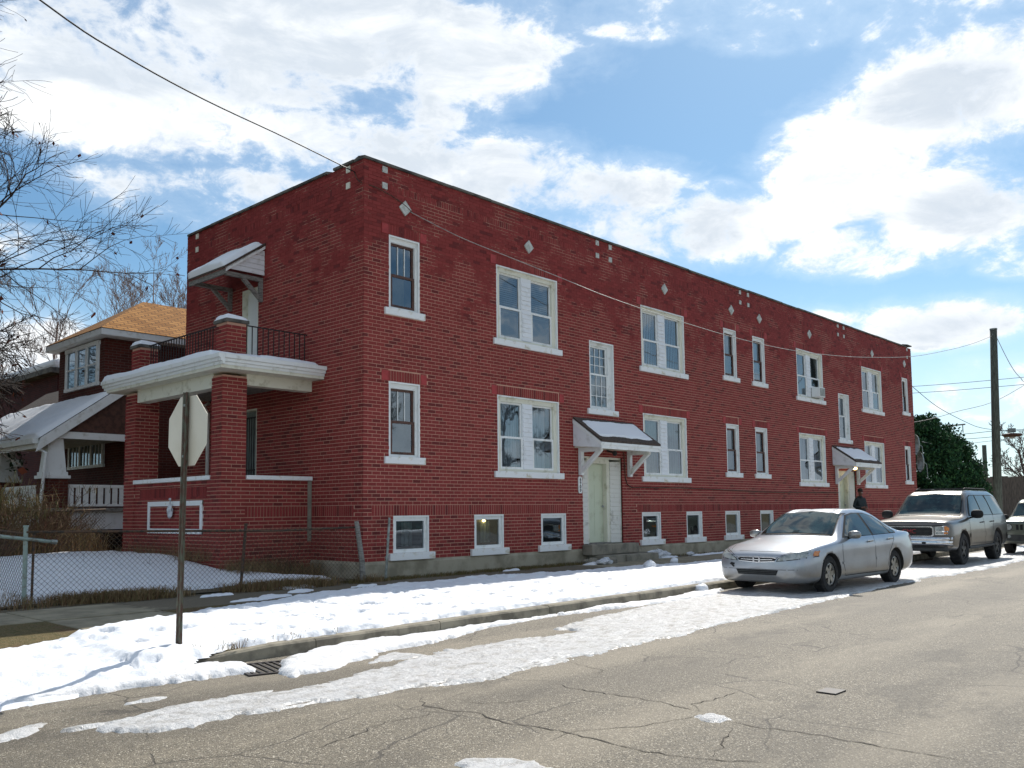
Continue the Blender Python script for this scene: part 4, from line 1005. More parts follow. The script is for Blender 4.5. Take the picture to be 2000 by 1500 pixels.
def roadsnow(polys, th, edge, rag, strk):
    def dz(X, Y):
        d = np.max([sdist(X, Y, p) for p in polys], 0)
        d = d+rag*fbm(X*.55, Y*1.4, 3.2)+rag*.55*fbm(X, Y, 13)-strk*sst(fbm(X*.22, Y*1.9, 2.1, 5), .16, .5)
        t = th*np.sqrt(np.clip(1-(1-np.clip(d/edge, 0, 1))**2, 0, 1))*(1+.7*fbm(X*.6, Y*1.3, 2.5))+.010*fbm(X*.6, Y*1.5, 11)*(d > .05)
        return np.where(d > 0, ROADZ+np.maximum(t, .005), ROADZ-.03), d
    return dz
f1 = roadsnow([BAND], .026, .14, .13, .22)
tag(heightfield('road_ice', grow(-9.3, 34, .036, .14, -2.0), list(np.arange(-8.7, -5.1, .034)), lambda X, Y: f1(X, Y)[0], lambda X, Y, Z: f1(X, Y)[1] > -.01, M['ice']), 'band of packed grey white ice along the street', 'ice', kind='stuff')
f2 = roadsnow([GUT, LEFT], .055, .15, .10, .05)
tag(heightfield('gutter_snow', grow(-9.8, 4, .034, .12, -2.0), list(np.arange(-7.1, -5.5, .032)), lambda X, Y: f2(X, Y)[0], lambda X, Y, Z: f2(X, Y)[1] > -.01, M['slush']), 'soft white snow lying in the gutter along the kerb', 'snow', kind='stuff')
f3 = roadsnow(PAT, .016, .08, .07, .03)
tag(heightfield('ice_patches', list(np.arange(-9.3, -4.3, .03)), list(np.arange(-11.0, -6.5, .03)), lambda X, Y: f3(X, Y)[0], lambda X, Y, Z: f3(X, Y)[1] > -.01, M['ice']), 'small scattered remnants of ice on the bare asphalt', 'ice', kind='stuff')
# thin remnants on the sidewalk
SWP = [[(-3.9, -1.9), (-3.0, -1.55), (-2.7, -1.7), (-3.5, -2.0)], [(-2.55, -1.25), (-2.1, -1.05), (-1.9, -1.15), (-2.3, -1.4)], [(-1.3, -1.25), (-.6, -1.15), (-.8, -1.3)], [(-3.9, -.85), (-3.3, -.62), (-3.2, -.75)],
       [(9.3, -.45), (10.1, -.3), (10.4, -.55), (9.7, -.7)], [(10.9, -.55), (13.6, -.35), (13.5, -.5), (11.2, -.75)], [(5.9, -.7), (6.6, -.55), (6.7, -.8), (6.1, -.95)], [(3.4, -.55), (3.9, -.4), (3.9, -.6)], [(-2.3, -.45), (-1.6, -.35), (-1.5, -.55), (-2.1, -.65)]]
def sz(X, Y):
    d = np.max([sdist(X, Y, p) for p in SWP], 0)+.07*fbm(X, Y, 5)
    t = .05*np.sqrt(np.clip(d/.15, 0, 1))*(1+.6*fbm(X, Y, 6))
    return np.where(d > 0, .025+np.maximum(t, .004), -.01), d
tag(heightfield('snow_remnants', list(np.arange(-4.5, 14, .04)), list(np.arange(-2.2, -.1, .035)), lambda X, Y: sz(X, Y)[0], lambda X, Y, Z: sz(X, Y)[1] > -.01, M['snow']), 'thin melting snow remnants on the sidewalk', 'snow', kind='stuff')
# yard snow behind the chain-link fence
YP = [(-9, .1), (-6.3, .25), (-5.0, .35), (-3.2, .4), (-1.9, .55), (-.5, .35), (-.35, .62), (-1.2, .95), (-1.75, 1.35), (-2.05, 1.6), (-2.14, 2.6), (-2.2, 5.2), (-2.5, 7.3), (-3.4, 6.6), (-4.6, 5.6), (-6.0, 4.7), (-9, 3.6)]
def yz(X, Y):
    d = sdist(X, Y, YP)+.16*fbm(X, Y, 1.6)+.06*fbm(X, Y, 6)
    t = .085*np.sqrt(np.clip(1-(1-np.clip(d/.3, 0, 1))**2, 0, 1))*(1+.5*fbm(X, Y, .9))+.02*fbm(X, Y, 4)*(d > .1)
    return np.where(d > 0, yard_z(X, Y)+np.maximum(t, .006), yard_z(X, Y)-.04), d
tag(heightfield('yard_snow', list(np.arange(-9, 0, .05)), list(np.arange(0, 7.6, .045)), lambda X, Y: yz(X, Y)[0], lambda X, Y, Z: yz(X, Y)[1] > -.01, M['snow']), 'shaded bluish snow covering the fenced front yard', 'snow', kind='stuff')
# snow chunks at the kerb
for i, (x_, y_, z_, s_) in enumerate(((5.4, -3.0, .12, .13), (3.0, -5.72, -.08, .12), (7.6, -2.2, .08, .10))):
    rk = MB().ball((0, 0, 0), s_, 7, sc=(1.2, 1, .85)); rr = random.Random(i+50)
    rk.v = [(a*rr.uniform(.75, 1.2), b*rr.uniform(.75, 1.2), c*rr.uniform(.75, 1.2)) for a, b, c in rk.v]
    tag(rk.build('snow_lump', M['snow'], None, (x_, y_, z_), smooth=True), ['upright snow lump on the verge edge beside the sidewalk', 'snow lump in the gutter ahead of the silver sedan', 'snow lump at the sidewalk edge behind the silver sedan', 'snow lump beside the storm drain'][i], 'snow lump')

# ------------------------------------------------------------------ weeds, grass, brush
def blades(name, spots, mt, label, hmin, hmax, wd, spread, lean, seed, cat='weeds'):
    rr = random.Random(seed); V = []; Fq = []
    for (x, y, z, n) in spots:
        for _ in range(n):
            bx, by = x+rr.gauss(0, spread), y+rr.gauss(0, spread*.6); h = rr.uniform(hmin, hmax)*rr.uniform(.5, 1); a = rr.uniform(0, 6.28); l = h*lean*rr.uniform(.2, 1.2)
            dx, dy = math.cos(a)*l, math.sin(a)*l; px, py = -math.sin(a+.6)*wd/2, math.cos(a+.6)*wd/2; k = len(V)
            V += [(bx-px, by-py, z-.02), (bx+px, by+py, z-.02), (bx+dx*.4-px*.8, by+dy*.4-py*.8, z+h*.6), (bx+dx*.4+px*.8, by+dy*.4+py*.8, z+h*.6), (bx+dx, by+dy, z+h*(1-.3*lean))]
            Fq += [(k, k+1, k+3, k+2), (k+2, k+3, k+4)]
    me = bpy.data.meshes.new(name); me.from_pydata(V, [], Fq); me.materials.append(mt); me.update()
    return tag(link(name, me), label, cat, kind='stuff')
rr = random.Random(4)
sp = []
for k in range(1700):
    x = rr.uniform(-6.2, -.1); y = .18-.085*(x+6.1)+rr.gauss(-.14, .15)
    if rr.random() < .5+.5*math.sin(x*2.3): sp.append((x, y, .03, rr.randint(8, 22)))
for k in range(110): sp.append((rr.uniform(-9, -5.9), rr.uniform(-.5, .35), .03, 10))
for k in range(260): sp.append((-6.15+rr.gauss(0, .12), rr.uniform(0, 6), .05, rr.randint(6, 14)))
blades('fence_weeds', sp, M['weed'], 'matted dry brown weeds along the chain-link fence', .06, .30, .007, .08, 1.3, 8)
sp = [(rr.uniform(.0, 6.6), rr.gauss(-.28, .17), .02, rr.randint(5, 18)) for _ in range(420)]+[(rr.uniform(8.8, 24), rr.gauss(-.12, .08), .02, rr.randint(4, 10)) for _ in range(260)]+[(-.2+rr.gauss(0, .22), -.35+rr.gauss(0, .14), .02, 22) for _ in range(60)]
blades('wall_grass', sp, M['weedg'], 'patchy green brown grass at the foot of the brick wall', .02, .10, .007, .07, 1.0, 9)
sp = [(rr.uniform(-6.6, -4.6)+.0, rr.gauss(0, .06)-5.76+.0, -.03, 5) for _ in range(12)]+[(-6.5, -5.5, .04, 40), (-6.1, -5.8, .02, 40), (-5.35, -5.8, .02, 30), (-5.15, -5.8, .02, 30)]
sp = [(x, ky(x)+.2+rr.gauss(0, .05), .0, n) for (x, _, _, n) in sp]
blades('kerb_grass', sp, M['weed'], 'tufts of dead yellow grass showing through the snow at the kerb', .03, .13, .006, .05, 1.2, 10)
sp = []
for k in range(520):
    x = rr.uniform(-2.2, -.2); y = 1.45-.2*abs(x+1)+rr.gauss(0, .2); sp.append((x, y, float(yard_z(np.array(x), np.array(y)))+.02, rr.randint(3, 8)))
for k in range(200): sp.append((-2.25+rr.gauss(0, .12), rr.uniform(1.8, 5.5), .44, 4))
blades('porch_weeds', sp, M['weed'], 'tall thin dry stalks against the brick porch', .12, .55, .006, .09, .8, 12)
def stems(name, base, n, h, spread, seed, mt, label, cat='shrub', rad=.008, lean=.5, twigs=3):
    """a multi-stemmed bare shrub: stems > its own mesh"""
    rr = random.Random(seed); mb = MB()
    for _ in range(n):
        a = rr.uniform(0, 6.28); r0 = rr.uniform(0, spread*.4); p = Vector((r0*math.cos(a), r0*math.sin(a), -.03)); d = Vector((math.cos(a)*lean*rr.random(), math.sin(a)*lean*rr.random(), 1)).normalized()
        L = h*rr.uniform(.55, 1.05); pts = [p.copy()]
        for i in range(5):
            d = (d+Vector((rr.gauss(0, .14), rr.gauss(0, .14), -.02))).normalized(); p = p+d*L/5; pts.append(p.copy())
        mb.tube(pts, [rad*(1-.15*i) for i in range(6)], 3, cap=False)
        for _t in range(twigs):
            i = rr.randint(1, 4); q = pts[i]; e = Vector((rr.gauss(0, 1), rr.gauss(0, 1), rr.uniform(0, 1.2))).normalized(); l = L*rr.uniform(.12, .32)
            mb.tube([q, q+e*l*.5+Vector((0, 0, l*.05)), q+e*l+Vector((0, 0, l*.15))], [rad*.55, rad*.4, rad*.25], 3, cap=False)
    o = mb.build(name, mt, None, base, recalc=False); return tag(o, label, cat)
for i, (x, y, h, n, lab) in enumerate([(-3.6, 7.2, 1.75, 170, 'dense brown bare shrub left of the white porch rail'), (-5.0, 6.0, 1.55, 170, 'tangled dry shrub behind the gate post'), (-2.9, 7.9, 1.15, 120, 'bare brown shrub below the white railing'),
        (-5.9, 6.6, 1.9, 180, 'large brown shrub at the left edge of the photo'), (-2.5, 8.9, 1.1, 70, 'low dry shrub at the far porch column')]):
    stems('dry_shrub', (x, y, .42), n, h, 1.3, 30+i, M['brush'], lab, 'shrub', .011, .75, 5)
sp = []
for k in range(1700):
    t_ = rr.random(); x = -9+t_*7; y = 3.7+t_*3.9+abs(rr.gauss(.2, .5)); sp.append((x, y, .42, rr.randint(5, 11)))
blades('tall_dry_grass', sp, M['weed'], 'tall tangled dry grass behind the yard snow', .25, 1.0, .012, .16, .7, 14)
sp = [(-5.4+rr.gauss(0, .8), 6.6+rr.gauss(0, .5), 1.45+rr.gauss(0, .25), 14) for _ in range(420)]
blades('hedge_top', sp, M['weedg'], 'yellow green growth on top of the hedge at the left', .1, .45, .014, .14, 1.0, 15)
for i, (x, y, h) in enumerate(((-1.35, 1.35, .9), (-.95, 1.25, .75), (-.75, 1.4, .6), (-4.0, 3.0, .5), (-3.2, 2.4, .55))):
    stems('bare_seedling', (x, y, .2), 7 if i < 3 else 3, h, .3, 60+i, M['bark'], ['leggy bare seedling against the porch wall', 'thin bare seedling below the wall crack', 'short bare seedling near the cement patch', 'bare twig standing in the yard snow at the left', 'bare twig standing in the yard snow in front of the porch'][i], 'seedling', .005, .7, 3)

# ------------------------------------------------------------------ chain-link fence
def fence(name, A, B, za, zb, h, posts, label, rail_mt, cat='fence'):
    A = Vector((*A, za)); B = Vector((*B, zb)); f = empty(name, A, math.atan2(B.y-A.y, B.x-A.x), label, cat, 'chain-link fence runs'); L = (B.xy-A.xy).length; sl = (zb-za)/L
    W = MB(); p = .082; n = int((L+h)/p); r = .0029
    for k in range(n):
        for sgn in (1, -1):
            u0 = k*p-(h if sgn > 0 else 0); pts = []
            a0, b0 = 0.0, h
            if sgn > 0: a0 = max(0, -u0); b0 = min(h, L-u0); q = lambda z: (u0+z, .003, z+.02)
            else: b0 = min(h, u0); a0 = max(0, u0-L); q = lambda z: (u0-z, -.003, z+.02)
            if b0-a0 < .03: continue
            P0, P1 = q(a0), q(b0); W.tube([(P0[0], P0[1], P0[2]+sl*P0[0]), (P1[0], P1[1], P1[2]+sl*P1[0])], r, 3, cap=False)
    W.build('chain_mesh', M['rust'], f, recalc=False)
    MB().tube([(0, 0, h+.04), (L*.35, 0, h+.01+sl*L*.35), (L*.7, 0, h-.03+sl*L*.7), (L, 0, h+.0+sl*L)], .019, 8).build('top_rail', rail_mt, f, smooth=True)
    for (u, lean, mt, rad, hh) in posts:
        MB().tube([(u, 0, -.1+sl*u), (u+lean, .02, hh+sl*u)], rad, 10).tube([(u+lean, .02, hh+sl*u), (u+lean, .02, hh+.03+sl*u)], rad*1.25, 10).build('fence_post', mt, f, smooth=False)
    return f
fence('chain_link_fence', (-6.05, .20), (-.30, -.30), .03, .03, 1.02, [(0.0, .0, M['mint'], .032, 1.13), (.10, .01, M['rust'], .018, 1.02), (3.36, .10, M['rust'], .026, 1.10)], 'rusty chain-link fence along the sidewalk in front of the snowy yard', M['rust'])
fence('chain_link_fence', (-6.07, .24), (-6.6, 6.4), .03, .42, 1.0, [(3.0, 0, M['mint'], .026, 1.1), (6.0, 0, M['mint'], .026, 1.1)], 'chain-link fence running back from the corner post at the left', M['rust'])
fence('chain_link_fence', (-6.4, 6.3), (-2.12, 6.9), .42, .46, 1.0, [(2.0, 0, M['rust'], .022, 1.05)], 'dark chain-link fence in the brush below the neighbouring porch', M['rust'])
g = empty('gate_arm', (-6.05, .2, 1.0), R(172), 'pale green pipe rail leaning across the corner fence post', 'pipe')
MB().tube([(-.35, 0, -.06), (1.2, .05, .16)], .026, 8).build('pipe', M['mint'], g, smooth=True); MB().tube([(-.42, 0, -.07), (-.34, 0, -.06)], .034, 8).build('pipe_end', M['steel'], g)
tp = stems  # (weathered timber post and steel post at the wall corner)
tag(MB().tube([(-.27, -.36, -.1), (-.30, -.36, .4), (-.42, -.34, 1.16)], [.062, .055, .045], 7).build('timber_post', M['oldwood']), 'leaning weathered timber post by the corner of the brick wall', 'post')
tag(MB().tube([(.34, -.26, -.1), (.46, -.24, 1.22)], .026, 10).tube([(.375, -.255, .42), (.379, -.254, .46)], .034, 10).tube([(.41, -.25, .78), (.414, -.249, .82)], .034, 10).build('steel_post', M['steel'], smooth=False), 'leaning galvanised fence post in front of the first basement window', 'post')

# ------------------------------------------------------------------ stop sign seen from behind
ss = empty('stop_sign', (-6.55, -5.57, -.02), 0, 'back of a stop sign on a rusty green post in the snow', 'stop sign')
tilt = Vector((-.075, -.21, 2.55))
hd = Vector((.07, -1, 0)).normalized()           # direction along the plate, as seen in the photograph
nd = Vector((-hd.y, hd.x, 0)); 
if nd.x > 0: nd = -nd     # towards the camera side = back of the sign
up = tilt.normalized()
po = MB(); wv_, dv = .062, .035
def chan(mb, p0, p1):
    for s_ in (-1, 1): mb.bar(p0+hd*s_*.020, p1+hd*s_*.020, .007, .030, up=hd)
    mb.bar(p0-nd*.016, p1-nd*.016, .046, .006, up=nd)
    for s_ in (-1, 1): mb.bar(p0+hd*s_*.027+nd*.015, p1+hd*s_*.027+nd*.015, .014, .004, up=nd)
p0 = Vector((0, 0, -.2)); p1 = tilt*1.0
chan(po, p0, p1)
po.build('post', M['post'], ss)
st_ = MB(); chan(st_, Vector((.012, .012, -.2)), Vector((.010, .006, .42))); st_.build('post_stub', M['post'], ss)
for k in range(26):
    c_ = p1*(1-.03*k-.02)+nd*.0 ; MB().bar(c_-nd*.0125, c_-nd*.0118, .009, .009).build('bolt_hole', M['black'], ss) if k in (1, 4, 8, 11) else None
oc = MB(); c_ = tilt*(2.17/2.55)-nd*.024; r_ = .345/math.cos(math.pi/8); vs = []
for s_ in (0, 1):
    for k in range(8):
        a = math.pi/8+k*math.pi/4; vs.append(c_+hd*r_*math.cos(a)+up*r_*math.sin(a)-nd*.003*s_)
oc.add(vs[:8], [tuple(range(8))], 0); oc.add(vs[8:], [tuple(range(8))], 1)
oc.add(vs, [(i, (i+1) % 8, (i+1) % 8+8, i+8) for i in range(8)], 0)
rsign = mat('red_sign_sheet', lin('a3201f'), None, .4)
oc.build('sign_plate', [M['signback'], rsign], ss, recalc=False)
for z in (2.42, 1.92): q = tilt*(z/2.55)+nd*.002; MB().bar(q, q+nd*.02, .022, .022).build('bolt', M['steel'], ss)

# ------------------------------------------------------------------ neighbouring house on the left
nh = empty('neighbour_house', (0.3, 10.3, .4), 0, 'dark red brick house with tan hip roof and snowy white trimmed porch', 'house')
def nb(name, mb, mt, **k): 
    mb.v = [(a-.3, b-10.3, c-.4) for a, b, c in mb.v]; return mb.build(name, mt, nh, boxuv=True, **k)
nb('wall', MB().box(.3, 11, 10.3, 18.2, .3, 4.7), M['nbrick'])
nb('dormer_wall', MB().box(-.8, 11, 10.42, 13.62, 3.9, 6.16), M['nbrick'])
ex0, ex1, ey0, ey1 = -1.08, 11.3, 10.0, 14.05; ez = 6.36; ax, ay, az_ = .95, 12.02, 7.72
nb('hip_roof', MB().add([(ex0, ey0, ez), (ex1, ey0, ez), (ex1, ey1, ez), (ex0, ey1, ez), (ax, ay, az_), (ex1-2, ay, az_)], [(0, 1, 5, 4), (2, 3, 4, 5), (3, 0, 4), (1, 2, 5), (0, 3, 2, 1)]), M['roof'], recalc=True)
nb('eave_fascia', MB().box(ex0+.02, ex1-.02, ey0+.02, ey0+.06, 6.18, 6.345).box(ex0+.02, ex0+.06, ey0+.06, ey1-.02, 6.18, 6.345).box(ex0+.06, ex1, ey0+.06, ey1-.03, 6.17, 6.19), M['white'])
# triple windows on the dormer, and under the porch
def triple(x, ya, yb, za, zb, n, mt, cols):
    f_ = MB(); wd = (yb-ya)/n
    f_.box(x-.07, x, ya-.09, yb+.09, zb, zb+.11).box(x-.07, x, ya-.09, yb+.09, za-.09, za)
    for i in range(n+1): f_.box(x-.068, x, ya+i*wd-.05, ya+i*wd+.05, za, zb)
    wf = nb('window', f_, M['white'])
    for i in range(n):
        a, b = ya+i*wd+.05, ya+(i+1)*wd-.05
        o = MB().add([(x-.025, a, za), (x-.025, b, za), (x-.025, b, zb), (x-.025, a, zb)], [(0, 3, 2, 1)]); o.v = [(p-.3, q-10.3, r-.4) for p, q, r in o.v]; o.build('pane', M['pane'], wf, recalc=False)
        o = MB().box(x-.012, x-.004, a, b, za, zb); o.v = [(p-.3, q-10.3, r-.4) for p, q, r in o.v]; o.build('curtain', M[mt], wf)
        bars = MB().box(x-.05, x-.027, a, b, (za+zb)/2-.02, (za+zb)/2+.02) if cols == 1 else MB()
        for c in range(1, cols): bars.box(x-.045, x-.027, a+(b-a)*c/cols-.012, a+(b-a)*c/cols+.012, za, zb)
        bars.v = [(p-.3, q-10.3, r-.4) for p, q, r in bars.v]; bars.build('muntin', M['white'], wf)
triple(-.8, 10.78, 12.95, 4.98, 6.02, 3, 'blueblind', 1)
triple(.3, 12.95, 15.5, 2.85, 3.62, 3, 'beige', 3)
# porch
nb('porch_floor', MB().box(-2.3, .3, 10.05, 17.6, 1.42, 1.52), M['oldwood'])
sl = (4.78-3.37)/1.83
rz_ = lambda x: 3.40+(x+2.4)*sl*.96
nb('porch_roof', MB().prism([(-2.5, rz_(-2.5)), (.35, rz_(.35)), (.35, rz_(.35)-.13), (-2.5, rz_(-2.5)-.13)], 10.02, 17.9, 'y'), M['canopyroof'])
nb('barge_board', MB().prism([(-2.52, rz_(-2.52)-.02), (.30, rz_(.30)-.02), (.30, rz_(.30)-.28), (-2.45, rz_(-2.45)-.30), (-2.62, rz_(-2.62)-.30)], 9.96, 10.015, 'y'), M['white'])
nb('gutter', MB().box(-2.66, -2.52, 10.1, 17.9, 3.16, 3.29).box(-2.52, -2.44, 10.1, 17.9, 3.05, 3.22), M['white'])
nb('porch_beam', MB().box(-2.30, .3, 10.06, 10.24, 3.32, 3.50).box(-2.30, -2.1, 10.24, 17.6, 3.28, 3.46), M['white'])
nb('porch_ceiling', MB().box(-2.28, .29, 10.24, 17.6, 3.46, 3.50), M['cream'])
nb('gable_infill', MB().prism([(-2.2, 3.50), (.29, 3.50), (.29, rz_(.29)-.16), (-2.2, rz_(-2.2)-.15)], 10.10, 10.16, 'y'), M['brownwood'])
for yy in (10.06, 13.62):
    nb('porch_pier', MB().box(-2.36, -1.78, yy, yy+.58, .3, 2.28), M['nbrick'])
    c_ = MB(); x0, y0 = -2.07, yy+.29
    def ring(h, z): return [(x0-h, y0-h, z), (x0+h, y0-h, z), (x0+h, y0+h, z), (x0-h, y0+h, z)]
    c_.add(ring(.25, 2.42)+ring(.175, 3.34), [(0, 1, 5, 4), (1, 2, 6, 5), (2, 3, 7, 6), (3, 0, 4, 7), (4, 5, 6, 7)]); c_.box(x0-.28, x0+.28, y0-.28, y0+.28, 2.36, 2.45)
    nb('tapered_column', c_, M['white'])
    nb('pier_cap', MB().box(-2.40, -1.74, yy-.04, yy+.62, 2.28, 2.36), M['white'])
rlg = empty('porch_railing'); rlg.parent = nh
def nbp(name, mb, mt, par): mb.v = [(a-.3, b-10.3, c-.4) for a, b, c in mb.v]; return mb.build(name, mt, par)
nbp('rail', MB().box(-1.78, .3, 10.12, 10.20, 2.05, 2.13).box(-1.78, .3, 10.13, 10.19, 1.56, 1.62), M['white'], rlg)
for k in range(11): nbp('railing_board', MB().box(-1.74+.19*k, -1.61+.19*k, 10.14, 10.17, 1.62, 2.05), M['white'], rlg)
for k in range(18): nbp('railing_board', MB().box(-2.2, -2.17, 10.75+.16*k, 10.86+.16*k, 1.55, 2.05), M['white'], rlg)
nbp('rail', MB().box(-2.23, -2.14, 10.64, 13.6, 2.05, 2.13), M['white'], rlg)
nb('skirt_board', MB().box(-1.7, .3, 10.16, 10.19, .95, 1.42), M['vinyl'])
nb('skirt_board', MB().box(-2.25, -2.21, 10.7, 17, .5, 1.42), M['vinyl'])
nb('downspout', MB().tube([(-2.55, 10.2, 3.2), (-2.5, 10.22, 3.05), (-2.38, 9.96, 2.92), (-2.52, 9.98, 1.0)], .045, 8), M['white'])
o = snow_slab('roof_snow', (-2.56, 10.02, rz_(-2.56)+.01), (0, 7.6, 0), (1.80, 0, rz_(-.76)-rz_(-2.56)), 90, 40, .11, 'thick snow on the sloping porch roof of the neighbouring house', 12, -.05)
o = snow_slab('roof_snow', (-.78, 10.02, rz_(-.78)+.01), (0, .4, 0), (1.1, 0, rz_(.32)-rz_(-.78)), 12, 20, .06, 'narrow snow beside the dormer wall of the neighbouring house', 13, -.05)
hp = empty('hanging_planter', (-2.1, 12.85, 2.82), 0, 'white hanging planter with trailing green plant on the neighbouring porch', 'planter')
MB().lathe([(0, -.12), (.12, -.12), (.17, .06), (.14, .06), (.1, -.1), (0, -.1)], (0, 0, 0), 'z', 14).build('pot', M['flower'], hp)
MB().tube([(0, 0, .5), (.12, 0, .05)], .006, 4).tube([(0, 0, .5), (-.12, 0, .05)], .006, 4).build('hanger', M['iron'], hp)
pl = MB(); rq = random.Random(2)
for k in range(60):
    a = rq.uniform(0, 6.28); r_ = rq.uniform(.05, .24); z = rq.uniform(-.25, .22); v = Vector((r_*math.cos(a), r_*math.sin(a), z)); e1 = Vector((rq.gauss(0, .05), rq.gauss(0, .05), rq.gauss(0, .05))); e2 = Vector((rq.gauss(0, .05), rq.gauss(0, .05), rq.gauss(0, .05)))
    pl.add([v, v+e1, v+e1+e2, v+e2], [(0, 1, 2, 3)])
pl.build('foliage', M['plant'], hp, recalc=False)
# house beyond, cut by the left edge
fh = empty('far_house', (2, 21.5, .4), 0, 'plum brick house with snowy low roof beyond the neighbouring porch at the left edge', 'house')
MB().box(0, 11, 0, 11, 0, 6.3).build('wall', M['dbrick'], fh, boxuv=True)
MB().box(-.4, 11.4, -.4, 11.4, 6.3, 6.5).build('roof', M['coping'], fh)
MB().box(-.2, 11.2, -.2, 11.2, 6.5, 6.9).build('roof_snow', M['roofsnow'], fh, bevel=.15)

# ------------------------------------------------------------------ trees
def bare_tree(name, base, h, spread, seed, mt, label, levels=5, trunk_r=.22, nb_=4, leaf=0, up=.35, first=.22, aim=None, minr=.004, group=None, jit=.18, prim=0):
    rr = random.Random(seed); root = empty(name, base, 0, label, 'tree', group); tr = MB(); br = MB(); lf = MB()
    def limb(p, d, L, r, lev):
        n = 5 if lev < 2 else 4 if lev < 4 else 3; pts = [p.copy()]; rad = [r]; dd = d.copy()
        for i in range(n):
            g = Vector((rr.gauss(0, jit), rr.gauss(0, jit), rr.gauss(0, jit*.8)+(.07*up if lev else .02)))
            dd = (dd+g).normalized(); p = p+dd*L/n; pts.append(p.copy()); rad.append(max(minr, r*(1-(.55 if lev else .5)*(i+1)/n)))
        (tr if lev == 0 else br).tube(pts, rad, 8 if lev == 0 else 5 if lev < 2 else 3, cap=False)
        if lev >= levels:
            if leaf and rr.random() < leaf:
                q = pts[-1]; e1 = Vector((rr.gauss(0, .06), rr.gauss(0, .06), rr.gauss(0, .06))); e2 = Vector((rr.gauss(0, .05), rr.gauss(0, .05), -.06)); lf.add([q, q+e1, q+e1+e2, q+e2], [(0, 1, 2, 3)])
            return
        m = nb_ + (prim or rr.randint(3, 5) if lev == 0 else rr.randint(-1, 2))
        for k in range(m):
            t = (first+(1-first)*(k+rr.random()*.7)/m) if lev == 0 else .2+.8*(k+rr.random())/m
            t = min(t, .999); i = min(n-1, int(t*n)); fr = t*n-i; q = pts[i].lerp(pts[i+1], fr); ax_ = (pts[i+1]-pts[i]).normalized()
            perp = ax_.cross(Vector((rr.gauss(0, 1), rr.gauss(0, 1), rr.gauss(0, 1))))
            if perp.length < 1e-3: continue
            perp.normalize()
            if aim is not None and lev == 0: perp = (perp+Vector(aim)*rr.uniform(.2, 1.1)).normalized()
            ang = rr.uniform(.55, 1.1) if lev == 0 else rr.uniform(.4, .95)
            nd_ = (ax_*math.cos(ang)+perp*math.sin(ang)); nd_ = (nd_+Vector((0, 0, up*.35))).normalized()
            rl_ = L*rr.uniform(.42, .66)*(spread if lev == 0 else 1)*(1-.35*t if lev == 0 else 1)
            limb(q, nd_, rl_, max(minr, (rad[i]*.62)), lev+1)
        if lev: limb(pts[-1], dd, L*.45, rad[-1], lev+1)
    limb(Vector((0, 0, -.1)), Vector((0, 0, 1)), h, trunk_r, 0)
    tr.build('trunk', mt, root, smooth=True, recalc=False); br.build('crown', mt, root, recalc=False)
    if leaf: lf.build('dead_leaf', M['deadleaf'], root, recalc=False)['kind'] = 'stuff'
    return root
bare_tree('bare_tree', (-10.7, 19.2, .4), 17.5, .88, 14, M['bark'], 'tall bare tree with a few dead leaves reaching in from the left edge', 5, .27, 5, .07, .02, .14, (.75, -.3, 0), .0065, jit=.17, prim=14)
bare_tree('bare_tree', (-6.0, 15.0, .4), 12.0, .66, 33, M['bark'], 'low dense bare tree with drooping dark branches at the left edge above the porch roof', 5, .22, 6, .06, -.25, .2, (.7, -.3, 0), .0075, jit=.16, prim=14)
for i, (x, y, h, s) in enumerate(((9.5, 35, 13.0, 2), (12.2, 35.5, 13.2, 3), (6.6, 36, 12.6, 8), (15.2, 35, 12.6, 9), (3.5, 35, 11.5, 12))):
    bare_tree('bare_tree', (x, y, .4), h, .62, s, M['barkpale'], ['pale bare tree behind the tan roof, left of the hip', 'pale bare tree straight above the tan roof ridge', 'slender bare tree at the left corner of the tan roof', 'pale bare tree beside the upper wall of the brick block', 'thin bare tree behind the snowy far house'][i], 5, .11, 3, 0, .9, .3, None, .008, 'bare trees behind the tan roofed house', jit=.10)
for i, (x, y, h, s) in enumerate(((66, 3.2, 6.0, 21), (69, .2, 6.6, 22), (74, 5.2, 5.5, 23), (72, -3.5, 6, 25))):
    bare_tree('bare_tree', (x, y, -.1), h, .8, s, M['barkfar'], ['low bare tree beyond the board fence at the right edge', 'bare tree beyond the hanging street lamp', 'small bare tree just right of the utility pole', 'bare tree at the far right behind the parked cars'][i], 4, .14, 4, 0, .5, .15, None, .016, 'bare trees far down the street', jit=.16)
# trees on the other side of the street: the photograph has them as reflections in the upper windows
for i, (x, y, h, s) in enumerate(((29, -38, 10, 41), (42, -36, 11, 42), (60, -40, 10, 43))):
    bare_tree('bare_tree', (x, y, -.1), h, .7, s, M['bark'], ['bare tree across the street reflected in the window above the corner', 'bare tree across the street reflected in the nearest double window', 'bare tree across the street reflected in the windows past the nearer door'][i], 4, .26, 4, 0, .4, .22, None, .02, 'bare trees across the street', jit=.16)
